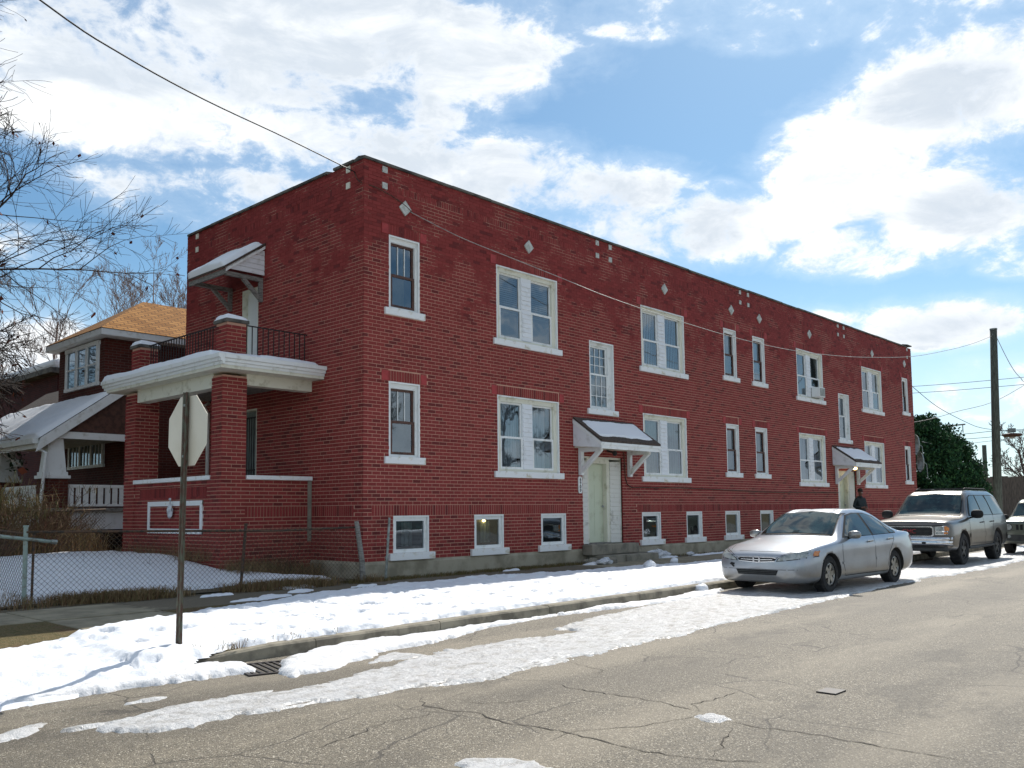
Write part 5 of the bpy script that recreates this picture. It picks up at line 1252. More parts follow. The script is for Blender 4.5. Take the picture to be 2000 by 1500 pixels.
# evergreen beyond the building
eg = empty('evergreen_tree', (35.6, 1.7, -.1), 0, 'dense dark evergreen tree beyond the far corner of the brick building', 'tree')
MB().tube([(0, 0, -.1), (0, 0, 3)], [.3, .15], 8).build('trunk', M['bark'], eg)
rq = random.Random(9); V = []; Fq = []
for c in range(520):
    a = rq.uniform(0, 6.28); zz = rq.random()**.8*5.4; prof = 3.3*math.sqrt(max(0, 1-(max(0, zz-1.2)/4.4)**2))*(1 if zz > .8 else .85)
    r_ = prof*math.sqrt(rq.uniform(.35, 1.0)); cx_, cy_ = r_*math.cos(a), r_*math.sin(a); cr_ = rq.uniform(.28, .55)
    for k in range(140):
        d = Vector((rq.gauss(0, 1), rq.gauss(0, 1), rq.gauss(0, 1))).normalized()*cr_*rq.random()**.4
        p = Vector((cx_, cy_, zz+.2))+d; e1 = Vector((rq.gauss(0, .5), rq.gauss(0, .5), rq.uniform(.1, 1))).normalized()*rq.uniform(.08, .16); e2 = e1.cross(Vector((rq.gauss(0, 1), rq.gauss(0, 1), rq.gauss(0, 1)))).normalized()*rq.uniform(.028, .062); k0 = len(V)
        V += [p-e2, p+e2, p+e1+e2*.3, p+e1-e2*.3]; Fq.append((k0, k0+1, k0+2, k0+3))
me = bpy.data.meshes.new('crown'); me.from_pydata(V, [], Fq); me.materials.append(M['evergreen']); me.update(); link('crown', me, eg)
# brown board fence and brush down the street
bf = empty('board_fence', (49.5, 3.5, -.1), R(-48), 'tall weathered board fence beyond the utility pole', 'fence')
rq = random.Random(3)
for k in range(40): pbox('fence_board', M['greywood'], bf, k*.16, k*.16+.152, rq.uniform(-.01, .01), .025, 0, 3.25+rq.uniform(-.05, .03))
MB().box(0, 6.4, .025, .07, .5, .6).box(0, 6.4, .025, .07, 2.6, 2.7).build('fence_rail', M['greywood'], bf)
stems('dry_shrub', (47.0, 3.6, -.1), 160, 3.2, 2.2, 91, M['brush'], 'pale dry shrub between the evergreen and the utility pole', 'shrub', .012, .6, 5)
# ------------------------------------------------------------------ poles and wires
up_ = empty('utility_pole', (30.0, -3.5, -.1), 0, 'weathered wooden utility pole at the kerb beyond the parked cars', 'utility pole')
MB().tube([(0.05, .04, -.2), (-.1, -.1, 4), (-.36, -.3, 8.72)], [.185, .165, .135], 14).build('pole', M['pole'], up_, smooth=True)
MB().lathe([(.0, .0), (.145, .0), (.145, .05), (0, .06)], (-.36, -.3, 8.71), 'z', 14).build('pole_cap', M['steel'], up_)
MB().tube([(-.36-.16, -.3, 8.5), (-.36+.16, -.3, 8.5)], .02, 6).build('wire_clamp', M['steel'], up_)
p2 = tag(MB().tube([(54.9, 3.6, -.1), (54.75, 3.53, 5.4)], [.17, .14], 10).build('short_pole', M['pole'], None, smooth=True), 'short weathered pole stub standing beside the evergreen', 'pole')
def smooth_pts(pts, n=5):
    P = [Vector(p) for p in pts]; out = []
    for i in range(len(P)-1):
        a, b, c, d = P[max(i-1, 0)], P[i], P[i+1], P[min(i+2, len(P)-1)]
        for k in range(n):
            t = k/n; out.append(.5*((2*b)+(c-a)*t+(2*a-5*b+4*c-d)*t*t+(3*b-a-3*c+d)*t**3))
    return out+[P[-1]]
def wire(pts, r, mt, label, group=None): return tag(MB().tube(smooth_pts(pts), r, 5).build('cable', mt, None, smooth=True, recalc=False), label, 'cable', group)
wire([(-13.5, -5.0, 8.9), (-10.2, -3.9, 8.15), (-7.06, -2.7, 7.67), (-5.82, -2.17, 7.64), (-4.26, -1.51, 7.75), (-2.23, -0.65, 8.01), (-.12, .25, 8.25), (.0, .3, 8.26)], .0125, M['darkwire'], 'black service cable running from the upper left to the roof corner')
wire([(-.02, .3, 8.25), (-.035, .1, 8.0), (.3, -.05, 7.92), (.9, -.03, 7.8), (1.25, -.03, 7.64)], .010, M['rust'], 'short rusty cable on the corner below the coping')
wire([(1.2, -.03, 7.64), (2.5, -0.2, 7.34), (3.95, -0.39, 7.13), (5.55, -0.6, 6.90), (7.12, -0.81, 6.67), (9.89, -1.18, 6.40), (12.64, -1.54, 6.22), (15.38, -1.9, 6.18), (17.89, -2.23, 6.29), (19.85, -2.49, 6.45), (22.65, -2.86, 6.77), (25.54, -3.24, 7.32), (27.74, -3.53, 7.83), (29.64, -3.80, 8.38)], .009, M['palewire'], 'pale sagging service cable along the facade to the utility pole')
G_ = 'cables around the utility pole'
wire([(31.0, .2, 6.95), (31.58, 0.19, 6.83), (34.23, -0.04, 6.07), (37.69, -0.34, 5.51), (39.53, -0.49, 5.35), (41.98, -0.7, 5.37), (45.79, -1.03, 5.52), (60.07, -2.26, 6.32)], .014, M['darkwire'], 'dark cable drooping from the far wall corner past the pole', G_)
wire([(31.2, 1.4, 5.15), (32.79, 0.56, 5.3), (33.83, -0.12, 5.54), (34.81, -0.76, 5.85), (36.44, -1.82, 6.31), (38.1, -2.9, 7.21), (42.11, -5.51, 9.71)], .014, M['palewire'], 'pale cable climbing from the far wall corner to the upper right', G_)
wire([(33.0, 0.35, 4.36), (35.2, 0.14, 4.28), (36.97, -0.04, 4.35), (39.49, -0.29, 4.61), (45.13, -0.85, 5.11)], .014, M['palewire'], 'pale cable from the upper satellite dish across the evergreen', G_)
wire([(29.7, -3.85, 8.40), (29.38, -4.22, 7.54), (28.93, -4.6, 6.82), (28.49, -4.96, 6.36), (27.93, -5.43, 6.01), (24.58, -8.22, 4.9)], .014, M['palewire'], 'cable falling from the pole top to the right edge', G_)
wire([(61.52, 10.33, 10.72), (64.5, 7, 11.0), (72, -1, 11.9)], .02, M['darkwire'], 'upper of two thin far lines behind the pole', G_)
wire([(61.55, 10.37, 10.2), (64.5, 7, 10.45), (72, -1, 11.3)], .02, M['darkwire'], 'lower of two thin far lines behind the pole', G_)
wire([(50.5, 11.0, 5.8), (55.87, 5.16, 6.31), (58.05, 2.8, 6.56), (62.5, -2, 6.6)], .02, M['darkwire'], 'span wire carrying the hanging street lamp', G_)
wire([(50.5, 11.0, 5.6), (56.49, 4.53, 6.01), (57.82, 3.08, 6.24)], .018, M['darkwire'], 'lower wire feeding the hanging street lamp', G_)
sl_ = empty('street_lamp', (58.2, 2.65, 6.3), R(-48), 'dark hanging street lamp on a span wire right of the pole', 'street lamp')
MB().lathe([(.0, .02), (.25, .04), (.62, -.02), (.66, -.10), (.5, -.2), (.2, -.22), (0, -.22)], (0, 0, 0), 'z', 16).build('shade', M['brownwood'], sl_, smooth=True)
MB().box(-.2, .2, -.16, .16, .10, .38).build('ballast_box', M['greyblind'], sl_)
MB().ball((0, 0, -.24), .2, 7, sc=(1, 1, .6)).build('globe', M['flower'], sl_, smooth=True)
ca_ = tag(MB().bar((54.9, 6.1, 6.86), (55.95, 4.98, 6.99), .08, .10).bar((55.8, 5.1, 6.4), (55.8, 5.1, 6.95), .05, .05).build('cross_arm', M['oldwood']), 'pale cross arm among the wires above the evergreen', 'cross arm')

# ------------------------------------------------------------------ vehicles
def pchip(xk, yk, x):
    xk, yk = np.array(xk, float), np.array(yk, float); h = np.diff(xk); dl = np.diff(yk)/h; m = np.zeros_like(yk)
    for i in range(1, len(xk)-1):
        if dl[i-1]*dl[i] > 0: w1, w2 = 2*h[i]+h[i-1], h[i]+2*h[i-1]; m[i] = (w1+w2)/(w1/dl[i-1]+w2/dl[i])
    m[0], m[-1] = dl[0], dl[-1]
    i = np.clip(np.searchsorted(xk, x)-1, 0, len(xk)-2); t = (x-xk[i])/h[i]
    return (2*t**3-3*t**2+1)*yk[i]+(t**3-2*t**2+t)*h[i]*m[i]+(-2*t**3+3*t**2)*yk[i+1]+(t**3-t**2)*h[i]*m[i+1]
def loft_body(st, step=.05, sub=5):
    """st rows: x, zb, wb, w1,z1, w2,z2, w3,z3, w4,z4, zc"""
    A = np.array(st, float); xs = sorted(set(np.round(np.concatenate([A[:, 0], np.arange(A[0, 0], A[-1, 0], step)]), 4)))
    xs = [x for i, x in enumerate(xs) if i == 0 or x-xs[i-1] > .008]
    cols = [pchip(A[:, 0], A[:, j], np.array(xs)) for j in range(1, A.shape[1])]
    rings = []
    for i, x in enumerate(xs):
        zb, wb, w1, z1, w2, z2, w3, z3, w4, z4, zc = [c[i] for c in cols]
        P = [(wb, zb), (w1, z1), (w2, z2), (w3, z3), (w4, z4), (w4*.55, z4+(zc-z4)*.78), (0, zc)]
        Q = [(wb*.6, zb)]+P+[(-w4*.55, z4+(zc-z4)*.78)]
        half = [(0, zb)]
        for k in range(1, len(Q)-2):
            p0, p1, p2, p3 = [np.array(q) for q in Q[k-1:k+3]]
            for s in range(sub):
                t = s/sub; ten = .5 if k not in (4,) else .30
                m1 = (p2-p0)*ten; m2 = (p3-p1)*ten
                half.append(tuple((2*t**3-3*t**2+1)*p1+(t**3-2*t**2+t)*m1+(-2*t**3+3*t**2)*p2+(t**3-t**2)*m2))
        half.append((0, zc))
        rings.append([(x, y, z) for y, z in half]+[(x, -y, z) for y, z in half[-2:0:-1]])
    n = len(rings[0]); mb = MB()
    for r in rings: mb.v += [tuple(map(float, p)) for p in r]
    for i in range(len(rings)-1):
        for k in range(n):
            k2 = (k+1) % n; mb.f.append((i*n+k, i*n+k2, (i+1)*n+k2, (i+1)*n+k)); mb.m.append(0)
    for base, ring in ((0, rings[0]), ((len(rings)-1)*n, rings[-1])):
        c = np.mean(np.array(ring), 0); mb.v.append(tuple(map(float, c))); ci = len(mb.v)-1
        for k in range(n): mb.f.append((base+k, base+(k+1) % n, ci)); mb.m.append(0)
    return mb
def cut_arches(me, wheels, r, ydeep, wmax):
    o = bpy.data.objects.new('body_tmp', me); COL.objects.link(o); cs = []
    for (x, z) in wheels:
        for s in (1, -1):
            c = MB(); c.lathe([(.0, ydeep*s), (r, ydeep*s), (r, (wmax+.1)*s), (0, (wmax+.1)*s)], (x, 0, z), 'y', 36)
            cm = c.mesh('arch_tmp', M['black']); co = bpy.data.objects.new('arch_tmp', cm); COL.objects.link(co); cs.append(co)
            b = o.modifiers.new('arch', 'BOOLEAN'); b.operation = 'DIFFERENCE'; b.object = co; b.solver = 'EXACT'
    bpy.context.view_layer.update(); dg = bpy.context.evaluated_depsgraph_get(); out = bpy.data.meshes.new_from_object(o.evaluated_get(dg))
    bpy.data.objects.remove(o)
    for c in cs: bpy.data.objects.remove(c)
    return out
def mkpatch(bvh, poly, proj, off, step=.07, flip=1):
    bm = bmesh.new(); vs = [bm.verts.new((a, b, 0)) for a, b in poly]; bm.faces.new(vs)
    for ax in (0, 1):
        lo = min(p[ax] for p in poly); hi = max(p[ax] for p in poly); c = lo+step
        while c < hi-.004:
            co = [0, 0, 0]; no = [0, 0, 0]; co[ax] = c; no[ax] = 1
            bmesh.ops.bisect_plane(bm, geom=bm.verts[:]+bm.edges[:]+bm.faces[:], plane_co=co, plane_no=no); c += step
    bmesh.ops.triangulate(bm, faces=bm.faces)
    for v in bm.verts:
        a, b = v.co.x, v.co.y
        if proj == 'x': o, d = Vector((-3, a, b)), Vector((1, 0, 0))
        elif proj == 'xr': o, d = Vector((9, a, b)), Vector((-1, 0, 0))
        elif proj == 'y': o, d = Vector((a, 3*flip, b)), Vector((0, -flip, 0))
        else: o, d = Vector((a, b, 5)), Vector((0, 0, -1))
        h = bvh.ray_cast(o, d)
        for q in (.985, .97, .95, .92):
            if h[0] is None and proj == 'x': h = bvh.ray_cast(Vector((-3, a*q, b)), d)
        if h[0] is None:
            h = bvh.find_nearest(Vector({'x': (0, a, b), 'xr': (5, a, b), 'y': (a, flip*.9, b), 'z': (a, b, 1)}[proj]))
        n = h[1] if h[1].dot(d) < 0 else -h[1]
        v.co = h[0]+n*off
    me = bpy.data.meshes.new('patch'); bm.to_mesh(me); bm.free(); return me
def strip(pts, w):
    L, Rr = [], []
    for i, p in enumerate(pts):
        a = Vector(pts[max(i-1, 0)]); b = Vector(pts[min(i+1, len(pts)-1)]); d = (b-a).normalized()
        L.append((p[0]-d.y*w/2, p[1]+d.x*w/2)); Rr.append((p[0]+d.y*w/2, p[1]-d.x*w/2))
    return L+Rr[::-1]
class Car:
    def __init__(s, name, label, cat, st, paintm, loc, rz, wheels, arch_r, ydeep, wmax):
        s.root = empty(name, loc, rz, label, cat)
        me = loft_body(st).mesh('body', [paintm, M['black']], smooth=True)
        s.bvh0 = BVHTree.FromPolygons([v.co.copy() for v in me.vertices], [tuple(p.vertices) for p in me.polygons])
        me = cut_arches(me, wheels, arch_r, ydeep, wmax); me.name = 'body'
        if len(me.materials) == 0: me.materials.append(paintm); me.materials.append(M['black'])
        mi = []
        for p in me.polygons:
            c = p.center; k = 0
            for (x, z) in wheels:
                if math.hypot(c.x-x, c.z-z) < arch_r+.004 and abs(c.y) < wmax-.005 and abs(c.y) > ydeep-.01: 
                    if math.hypot(c.x-x, c.z-z) > arch_r-.006 or abs(abs(c.y)-ydeep) < .01: k = 1
            if c.z < st[len(st)//2][1]+.01: k = 1
            mi.append(k)
        me.polygons.foreach_set('material_index', mi)
        while len(me.materials) > 2: me.materials.pop()
        sm = [True]*len(me.polygons); me.polygons.foreach_set('use_smooth', sm)
        me.materials[0] = paintm; me.materials[1] = M['black']; me.update()
        s.body = link('body', me, s.root)
    def patch(s, name, mt, poly, proj, off=.004, par=None, both=True, step=.07, label=None):
        out = []
        for f in ((1, -1) if both else (1,)):
            if proj == 'y': pl = poly
            elif proj in ('x', 'xr'): pl = [(a*f, b) for a, b in poly]
            else: pl = [(a, b*f) for a, b in poly]
            if f < 0 and proj != 'y': pl = pl[::-1]
            me = mkpatch(s.bvh0, pl, proj, off, step, f); me.materials.append(mt)
            me.polygons.foreach_set('use_smooth', [True]*len(me.polygons)); me.name = name
            o = link(name, me, par or s.root); out.append(o)
        return out
    def seam(s, pts, proj, w=.011, both=True): 
        for o in s.patch('panel_gap', M['black'], strip(pts, w), proj, .002, both=both, step=.09): pass
    def wheel(s, x, y, r, wd, rimr, spokes, rm):
        sg = 1 if y > 0 else -1
        t = MB().lathe([(rimr, -wd/2), (r-.03, -wd/2), (r, -wd/2+.03), (r, wd/2-.03), (r-.03, wd/2), (rimr+.005, wd/2), (rimr-.01, wd/2-.03), (rimr-.01, -wd/2)], (0, 0, 0), 'y', 40)
        w_ = link('wheel', t.mesh('tyre', M['tyre'], smooth=False), s.root, (x, y, r))
        m_ = MB(); yo = sg*(wd/2-.012)
        m_.lathe([(rimr-.004, yo-sg*.004), (rimr-.03, yo+sg*.004), (rimr-.045, yo-sg*.02)], (0, 0, 0), 'y', 36)
        m_.lathe([(.0, yo), (.055, yo), (.075, yo-sg*.02)], (0, 0, 0), 'y', 18)
        for k in range(spokes):
            a = 2*math.pi*k/spokes+.2; c, q = math.cos(a), math.sin(a); px, pz = -q, c
            o0, o1 = .05, rimr-.02; h0, h1 = .042, .030
            pts = []
            for yy in (yo-sg*.004, yo-sg*.03):
                pts += [(c*o0+px*h0, yy, q*o0+pz*h0), (c*o0-px*h0, yy, q*o0-pz*h0), (c*o1-px*h1, yy, q*o1-pz*h1), (c*o1+px*h1, yy, q*o1+pz*h1)]
            m_.add(pts, [(0, 1, 2, 3), (7, 6, 5, 4), (0, 4, 5, 1), (1, 5, 6, 2), (2, 6, 7, 3), (3, 7, 4, 0)])
        m_.build('rim', rm, w_)
        MB().lathe([(0, yo-sg*.06), (rimr-.012, yo-sg*.06)], (0, 0, 0), 'y', 30).build('brake_disc', M['black'], w_)
    def mirror(s, x, y, z, sx, sy, sz, mt):
        for f in (1, -1):
            b = MB().ball((0, 0, 0), 1, 8); b.v = [(math.copysign(abs(p)**.75, p)*sx, math.copysign(abs(q)**.75, q)*sy, math.copysign(abs(t)**.75, t)*sz) for p, q, t in b.v]
            o = b.build('wing_mirror', mt, s.root, (x, f*y, z), smooth=True)
            MB().bar((0, 0, -sz*.5), (.02, -f*sy*1.3, -sz*.9), .05, .04).build('mirror_arm', M['black'], o)
    def handle(s, x, z, mt):
        for f in (1, -1):
            h = s.bvh0.ray_cast(Vector((x, 3*f, z)), Vector((0, -f, 0)))[0]
            MB().bar((-.085, f*.03, 0), (.085, f*.03, .006), .022, .03).bar((-.07, 0, 0), (-.07, f*.03, 0), .02, .025).bar((.07, 0, .004), (.07, f*.03, .004), .02, .025).build('door_handle', mt, s.root, h, bevel=.006)

# --- silver sedan
ST = [(0.00, .24, .40, .52, .29, .57, .45, .53, .585, .47, .635, .650), (0.06, .21, .52, .66, .27, .705, .46, .665, .625, .58, .680, .700), (0.16, .195, .62, .76, .265, .80, .47, .765, .660, .67, .722, .745),
 (0.32, .19, .68, .825, .27, .858, .49, .825, .705, .735, .765, .792), (0.62, .18, .72, .872, .28, .893, .53, .862, .760, .79, .815, .850), (1.00, .18, .75, .892, .28, .905, .56, .883, .812, .80, .862, .905),
 (1.30, .18, .76, .897, .28, .908, .57, .888, .848, .785, .912, .960), (1.42, .18, .76, .897, .28, .908, .58, .886, .862, .765, .965, 1.015), (1.75, .18, .76, .897, .28, .908, .58, .880, .888, .672, 1.175, 1.215), (2.10, .18, .76, .897, .28, .908, .58, .876, .900, .585, 1.350, 1.400),
 (2.30, .18, .76, .897, .28, .908, .58, .875, .906, .568, 1.388, 1.437), (2.75, .18, .76, .897, .28, .908, .59, .873, .918, .560, 1.397, 1.452), (3.15, .18, .76, .897, .28, .908, .60, .872, .930, .556, 1.372, 1.435), (3.50, .18, .76, .897, .28, .907, .61, .870, .942, .562, 1.300, 1.370),
 (3.85, .19, .76, .893, .29, .904, .62, .862, .955, .600, 1.160, 1.225), (4.15, .20, .75, .885, .30, .898, .63, .848, .965, .66, 1.030, 1.075), (4.32, .21, .74, .875, .31, .89, .63, .835, .965, .68, .995, 1.022), (4.60, .23, .70, .83, .33, .855, .63, .795, .945, .66, .975, .995),
 (4.74, .26, .62, .77, .35, .80, .60, .735, .895, .61, .935, .955), (4.80, .30, .52, .68, .38, .71, .58, .65, .82, .54, .860, .875), (4.82, .34, .45, .6, .4, .63, .56, .58, .76, .48, .80, .81)]
car = Car('parked_sedan', 'dented silver sedan with scuffed bumper parked in front of the brown pickup style utility vehicle', 'car', ST, M['silver'], (3.42, -6.56, -.145), R(-2.2), [(.93, .335), (3.67, .335)], .356, .60, .93)
car.root['label'] = 'silver sedan with dented fender and scuffed bumper, foremost of the parked vehicles'
for x in (.93, 3.67):
    for y in (.775, -.775): car.wheel(x, y, .322, .205, .205, 6, M['rim'])
car.patch('windshield', M['cglass'], [(-.70, .985), (0, 1.012), (.70, .985), (.57, 1.345), (.0, 1.392), (-.57, 1.345)], 'x', .014, both=False)
car.patch('windshield_trim', M['black'], [(-.715, .972), (0, .992), (.715, .972), (.59, 1.358), (.0, 1.408), (-.59, 1.358)], 'x', .008, both=False)
car.patch('rear_window', M['cglass'], [(-.60, 1.06), (.60, 1.06), (.50, 1.30), (-.50, 1.30)], 'xr', .004, both=False)
car.patch('window_trim', M['black'], [(1.50, .932), (2.12, 1.330), (2.45, 1.372), (2.95, 1.368), (3.32, 1.300), (3.62, 1.150), (3.83, 1.005), (3.80, .965)], 'y', .002)
car.patch('side_window', M['cglass'], [(1.60, .955), (2.16, 1.315), (2.45, 1.352), (2.66, 1.355), (2.70, .955)], 'y', .005)
car.patch('side_window', M['cglass'], [(2.78, .960), (2.76, 1.352), (2.98, 1.345), (3.28, 1.285), (3.42, 1.22), (3.50, .968)], 'y', .005)
car.patch('side_window', M['cglass'], [(3.55, .975), (3.48, 1.18), (3.60, 1.115), (3.76, 1.0), (3.76, .978)], 'y', .005)
car.patch('headlamp_trim', M['black'], [(.365, .565), (.40, .620), (.56, .700), (.74, .752), (.862, .748), (.878, .640), (.70, .600), (.5, .575)], 'x', .002)
car.patch('headlamp', M['lamp'], [(.385, .575), (.42, .622), (.57, .690), (.74, .738), (.835, .736), (.845, .652), (.70, .612), (.5, .587)], 'x', .005, step=.05)
car.patch('turn_signal', M['amber'], [(.842, .738), (.868, .732), (.872, .655), (.85, .655)], 'x', .006, step=.03)
car.patch('grille', M['black'], [(-.34, .575), (0, .555), (.34, .575), (.36, .612), (.30, .628), (0, .632), (-.30, .628), (-.36, .612)], 'x', .003, both=False)
for pts in ([(-.37, .618), (-.30, .634), (.30, .634), (.37, .618)], [(-.34, .567), (0, .546), (.34, .567)], [(-.30, .598), (-.07, .590)], [(.07, .590), (.30, .598)]): car.patch('grille_bar', M['chrome'], strip(pts, .014), 'x', .008, both=False)
for yy, ww in ((-.046, .016), (.046, .016)): car.patch('emblem_bar', M['chrome'], [(yy-ww/2-.004, .545), (yy+ww/2-.004, .545), (yy+ww/2+(.008 if yy > 0 else -.008), .632), (yy-ww/2+(.008 if yy > 0 else -.008), .632)], 'x', .016, both=False)
car.patch('emblem_bar', M['chrome'], [(-.045, .582), (.045, .582), (.045, .598), (-.045, .598)], 'x', .017, both=False)
car.patch('emblem_ring', M['chrome'], strip([(-.06, .538), (-.068, .59), (-.062, .642), (.062, .642), (.068, .59), (.06, .538)], .010), 'x', .014, both=False)
car.patch('lower_grille', M['black'], [(-.36, .335), (.36, .335), (.40, .42), (-.40, .42)], 'x', .004, both=False)
for z in (.36, .392): car.patch('grille_bar', M['cladding'], strip([(-.37, z), (.37, z)], .012), 'x', .010, both=False)
car.patch('bumper_crease', M['cladding'], strip([(-.72, .435), (-.40, .428), (.40, .428), (.72, .435)], .008), 'x', .003, both=False)
car.patch('bumper_scuff', M['black'], [(.42, .52), (.50, .535), (.53, .505), (.49, .48), (.46, .45), (.43, .46), (.45, .49)], 'x', .004, both=False)
car.patch('cracked_corner', M['amber'], [(.80, .60), (.84, .60), (.85, .63), (.81, .63)], 'x', .007, both=False)
for pts in ([(1.42, .90), (1.38, .72), (1.40, .45), (1.46, .285)], [(2.735, .95), (2.735, .6), (2.715, .29)], [(3.64, .965), (3.60, .85), (3.36, .60), (3.28, .40), (3.26, .29)], [(1.46, .275), (3.3, .275)]): car.seam(pts, 'y')
car.seam([(.30, .58), (.345, .585), (.38, .63), (.56, .715), (.76, .764)], 'x', .009)
car.seam([(.13, -.4), (.12, 0), (.13, .4)], 'z', .012, both=False); car.seam([(.20, .60), (.6, .735), (1.2, .755)], 'z', .010)
car.patch('side_moulding', M['silver'], strip([(1.36, .495), (2.70, .520)], .04), 'y', .012); car.patch('side_moulding', M['silver'], strip([(2.75, .521), (3.27, .535)], .04), 'y', .012)
car.patch('tail_lamp', M['redlens'], [(4.52, .80), (4.76, .78), (4.77, .90), (4.60, .925), (4.48, .90)], 'y', .004)
car.patch('sunroof', M['black'], strip([(2.5, -.33), (2.5, .33), (2.95, .33), (2.95, -.33), (2.5, -.33)], .010), 'z', .003, both=False)
car.mirror(1.70, .985, .985, .075, .115, .072, M['silver']); car.handle(2.52, .845, M['silver']); car.handle(3.42, .865, M['silver'])
car.patch('number_plate', M['flower'], [(-.15, .66), (.15, .66), (.15, .8), (-.15, .8)], 'xr', .006, both=False)

# --- tan sport utility vehicle
ST = [(0.00, .44, .70, .80, .50, .86, .70, .84, .955, .79, 1.020, 1.045), (0.05, .40, .80, .90, .48, .94, .70, .905, .985, .83, 1.065, 1.095), (0.22, .38, .84, .95, .46, .98, .72, .940, 1.02, .85, 1.100, 1.135), (0.70, .36, .86, .97, .44, .995, .74, .955, 1.07, .84, 1.140, 1.180), (1.20, .36, .86, .975, .44, .998, .76, .960, 1.115, .83, 1.175, 1.215),
 (1.42, .36, .86, .975, .44, 1.0, .78, .960, 1.145, .82, 1.235, 1.270), (1.75, .36, .86, .975, .44, 1.0, .79, .955, 1.165, .775, 1.505, 1.540), (2.05, .36, .86, .975, .44, 1.0, .80, .952, 1.175, .735, 1.735, 1.790), (2.25, .36, .86, .975, .44, 1.0, .80, .950, 1.180, .725, 1.790, 1.865), (2.70, .36, .86, .975, .44, 1.0, .80, .950, 1.185, .722, 1.815, 1.895), (4.20, .36, .86, .975, .44, .998, .80, .948, 1.195, .715, 1.815, 1.895),
 (4.70, .38, .84, .965, .46, .99, .80, .940, 1.20, .70, 1.760, 1.835), (4.90, .42, .82, .95, .50, .975, .80, .925, 1.20, .70, 1.60, 1.66), (5.02, .46, .80, .93, .54, .955, .80, .90, 1.17, .73, 1.32, 1.36), (5.06, .5, .76, .9, .56, .92, .80, .87, 1.12, .75, 1.19, 1.21)]
suv = Car('parked_utility_vehicle', 'tan pewter sport utility vehicle with amber corner lamps parked behind the silver sedan', 'car', ST, M['tan'], (12.35, -6.05, -.135), R(.2), [(.95, .41), (3.90, .41)], .46, .66, 1.03)
for x in (.95, 3.90):
    for y in (.845, -.845): suv.wheel(x, y, .392, .26, .235, 5, M['darkrim'])
suv.patch('windshield_trim', M['black'], [(-.79, 1.215), (0, 1.245), (.79, 1.215), (.70, 1.745), (0, 1.80), (-.70, 1.745)], 'x', .008, both=False)
suv.patch('windshield', M['cglass'], [(-.76, 1.245), (0, 1.275), (.76, 1.245), (.675, 1.72), (0, 1.775), (-.675, 1.72)], 'x', .014, both=False)
suv.patch('rear_window', M['cglass'], [(-.66, 1.28), (.66, 1.28), (.62, 1.70), (-.62, 1.70)], 'xr', .004, both=False)
suv.patch('window_trim', M['black'], [(1.58, 1.205), (2.06, 1.690), (2.30, 1.755), (4.35, 1.765), (4.62, 1.70), (4.86, 1.23)], 'y', .002)
suv.patch('side_window', M['cglass'], [(1.68, 1.225), (2.12, 1.68), (2.32, 1.735), (2.62, 1.738), (2.66, 1.228)], 'y', .005)
suv.patch('side_window', M['cglass'], [(2.74, 1.228), (2.72, 1.738), (3.46, 1.742), (3.56, 1.60), (3.62, 1.232)], 'y', .005)
suv.patch('side_window', M['cglass'], [(3.72, 1.235), (3.62, 1.742), (4.32, 1.745), (4.55, 1.69), (4.76, 1.24)], 'y', .005)
suv.patch('grille_surround', M['chrome'], [(-.52, .715), (.52, .715), (.565, .76), (.565, .935), (.52, .975), (-.52, .975), (-.565, .935), (-.565, .76)], 'x', .006, both=False)
suv.patch('grille', M['black'], [(-.485, .742), (.485, .742), (.53, .775), (.53, .922), (.49, .95), (-.49, .95), (-.53, .922), (-.53, .775)], 'x', .012, both=False)
for k in range(5): suv.patch('grille_bar', M['cladding'], strip([(-.50, .775+.035*k), (.50, .775+.035*k)], .010), 'x', .018, both=False)
gl_ = text_mesh('GMC', .15, .008); gl_.materials.append(M['redlens']); o = link('lettering', gl_, suv.root, (-.045, 0, .848)); o.rotation_euler = (R(90), 0, R(-90))
suv.patch('headlamp_trim', M['chrome'], [(.595, .765), (.80, .765), (.875, .775), (.885, .955), (.84, .985), (.60, .965)], 'x', .004)
suv.patch('headlamp', M['lamp'], [(.61, .86), (.80, .86), (.80, .968), (.61, .955)], 'x', .008, step=.05)
suv.patch('fog_lamp', M['lamp'], [(.61, .785), (.79, .785), (.79, .83), (.61, .83)], 'x', .008)
suv.patch('turn_signal', M['amber'], [(.81, .86), (.905, .862), (.91, .93), (.86, .975), (.81, .97)], 'x', .008, step=.04)
suv.patch('turn_signal', M['amber'], [(.80, .785), (.885, .79), (.885, .832), (.80, .832)], 'x', .008, step=.04)
bmp = MB()
prof = [(-.05, .50), (-.09, .545), (-.09, .60), (-.07, .625), (-.085, .64), (-.085, .705), (-.03, .725)]
def brow(y): 
    q = abs(y)/.96; return .30*max(0, q-.72)**1.6*4 
ys_ = np.linspace(-.975, .975, 25); vs = []; fs = []
for i, y in enumerate(ys_):
    for (px, pz) in prof: vs.append((px+.0+brow(y), float(y), pz))
    if i: 
        for k in range(len(prof)-1): a = (i-1)*len(prof)+k; fs.append((a, a+1, a+len(prof)+1, a+len(prof)))
bmp.add(vs, fs)
bo = bmp.build('front_bumper', M['chrome'], suv.root, smooth=True); sm_ = bo.modifiers.new('solid', 'SOLIDIFY'); sm_.thickness = .02
MB().box(.0, .3, -.86, .86, .36, .52).build('air_dam', M['cladding'], suv.root, bevel=.03)
for y in (-.35, .35): MB().bar((-.10, y, .57), (-.06, y, .57), .09, .05).build('tow_hook', M['black'], suv.root)
for pts in ([(1.46, 1.18), (1.44, .9), (1.46, .48)], [(2.70, 1.22), (2.70, .8), (2.69, .48)], [(3.66, 1.23), (3.60, 1.05), (3.42, .80), (3.40, .50)], [(1.46, .46), (3.4, .46)]): suv.seam(pts, 'y', .013)
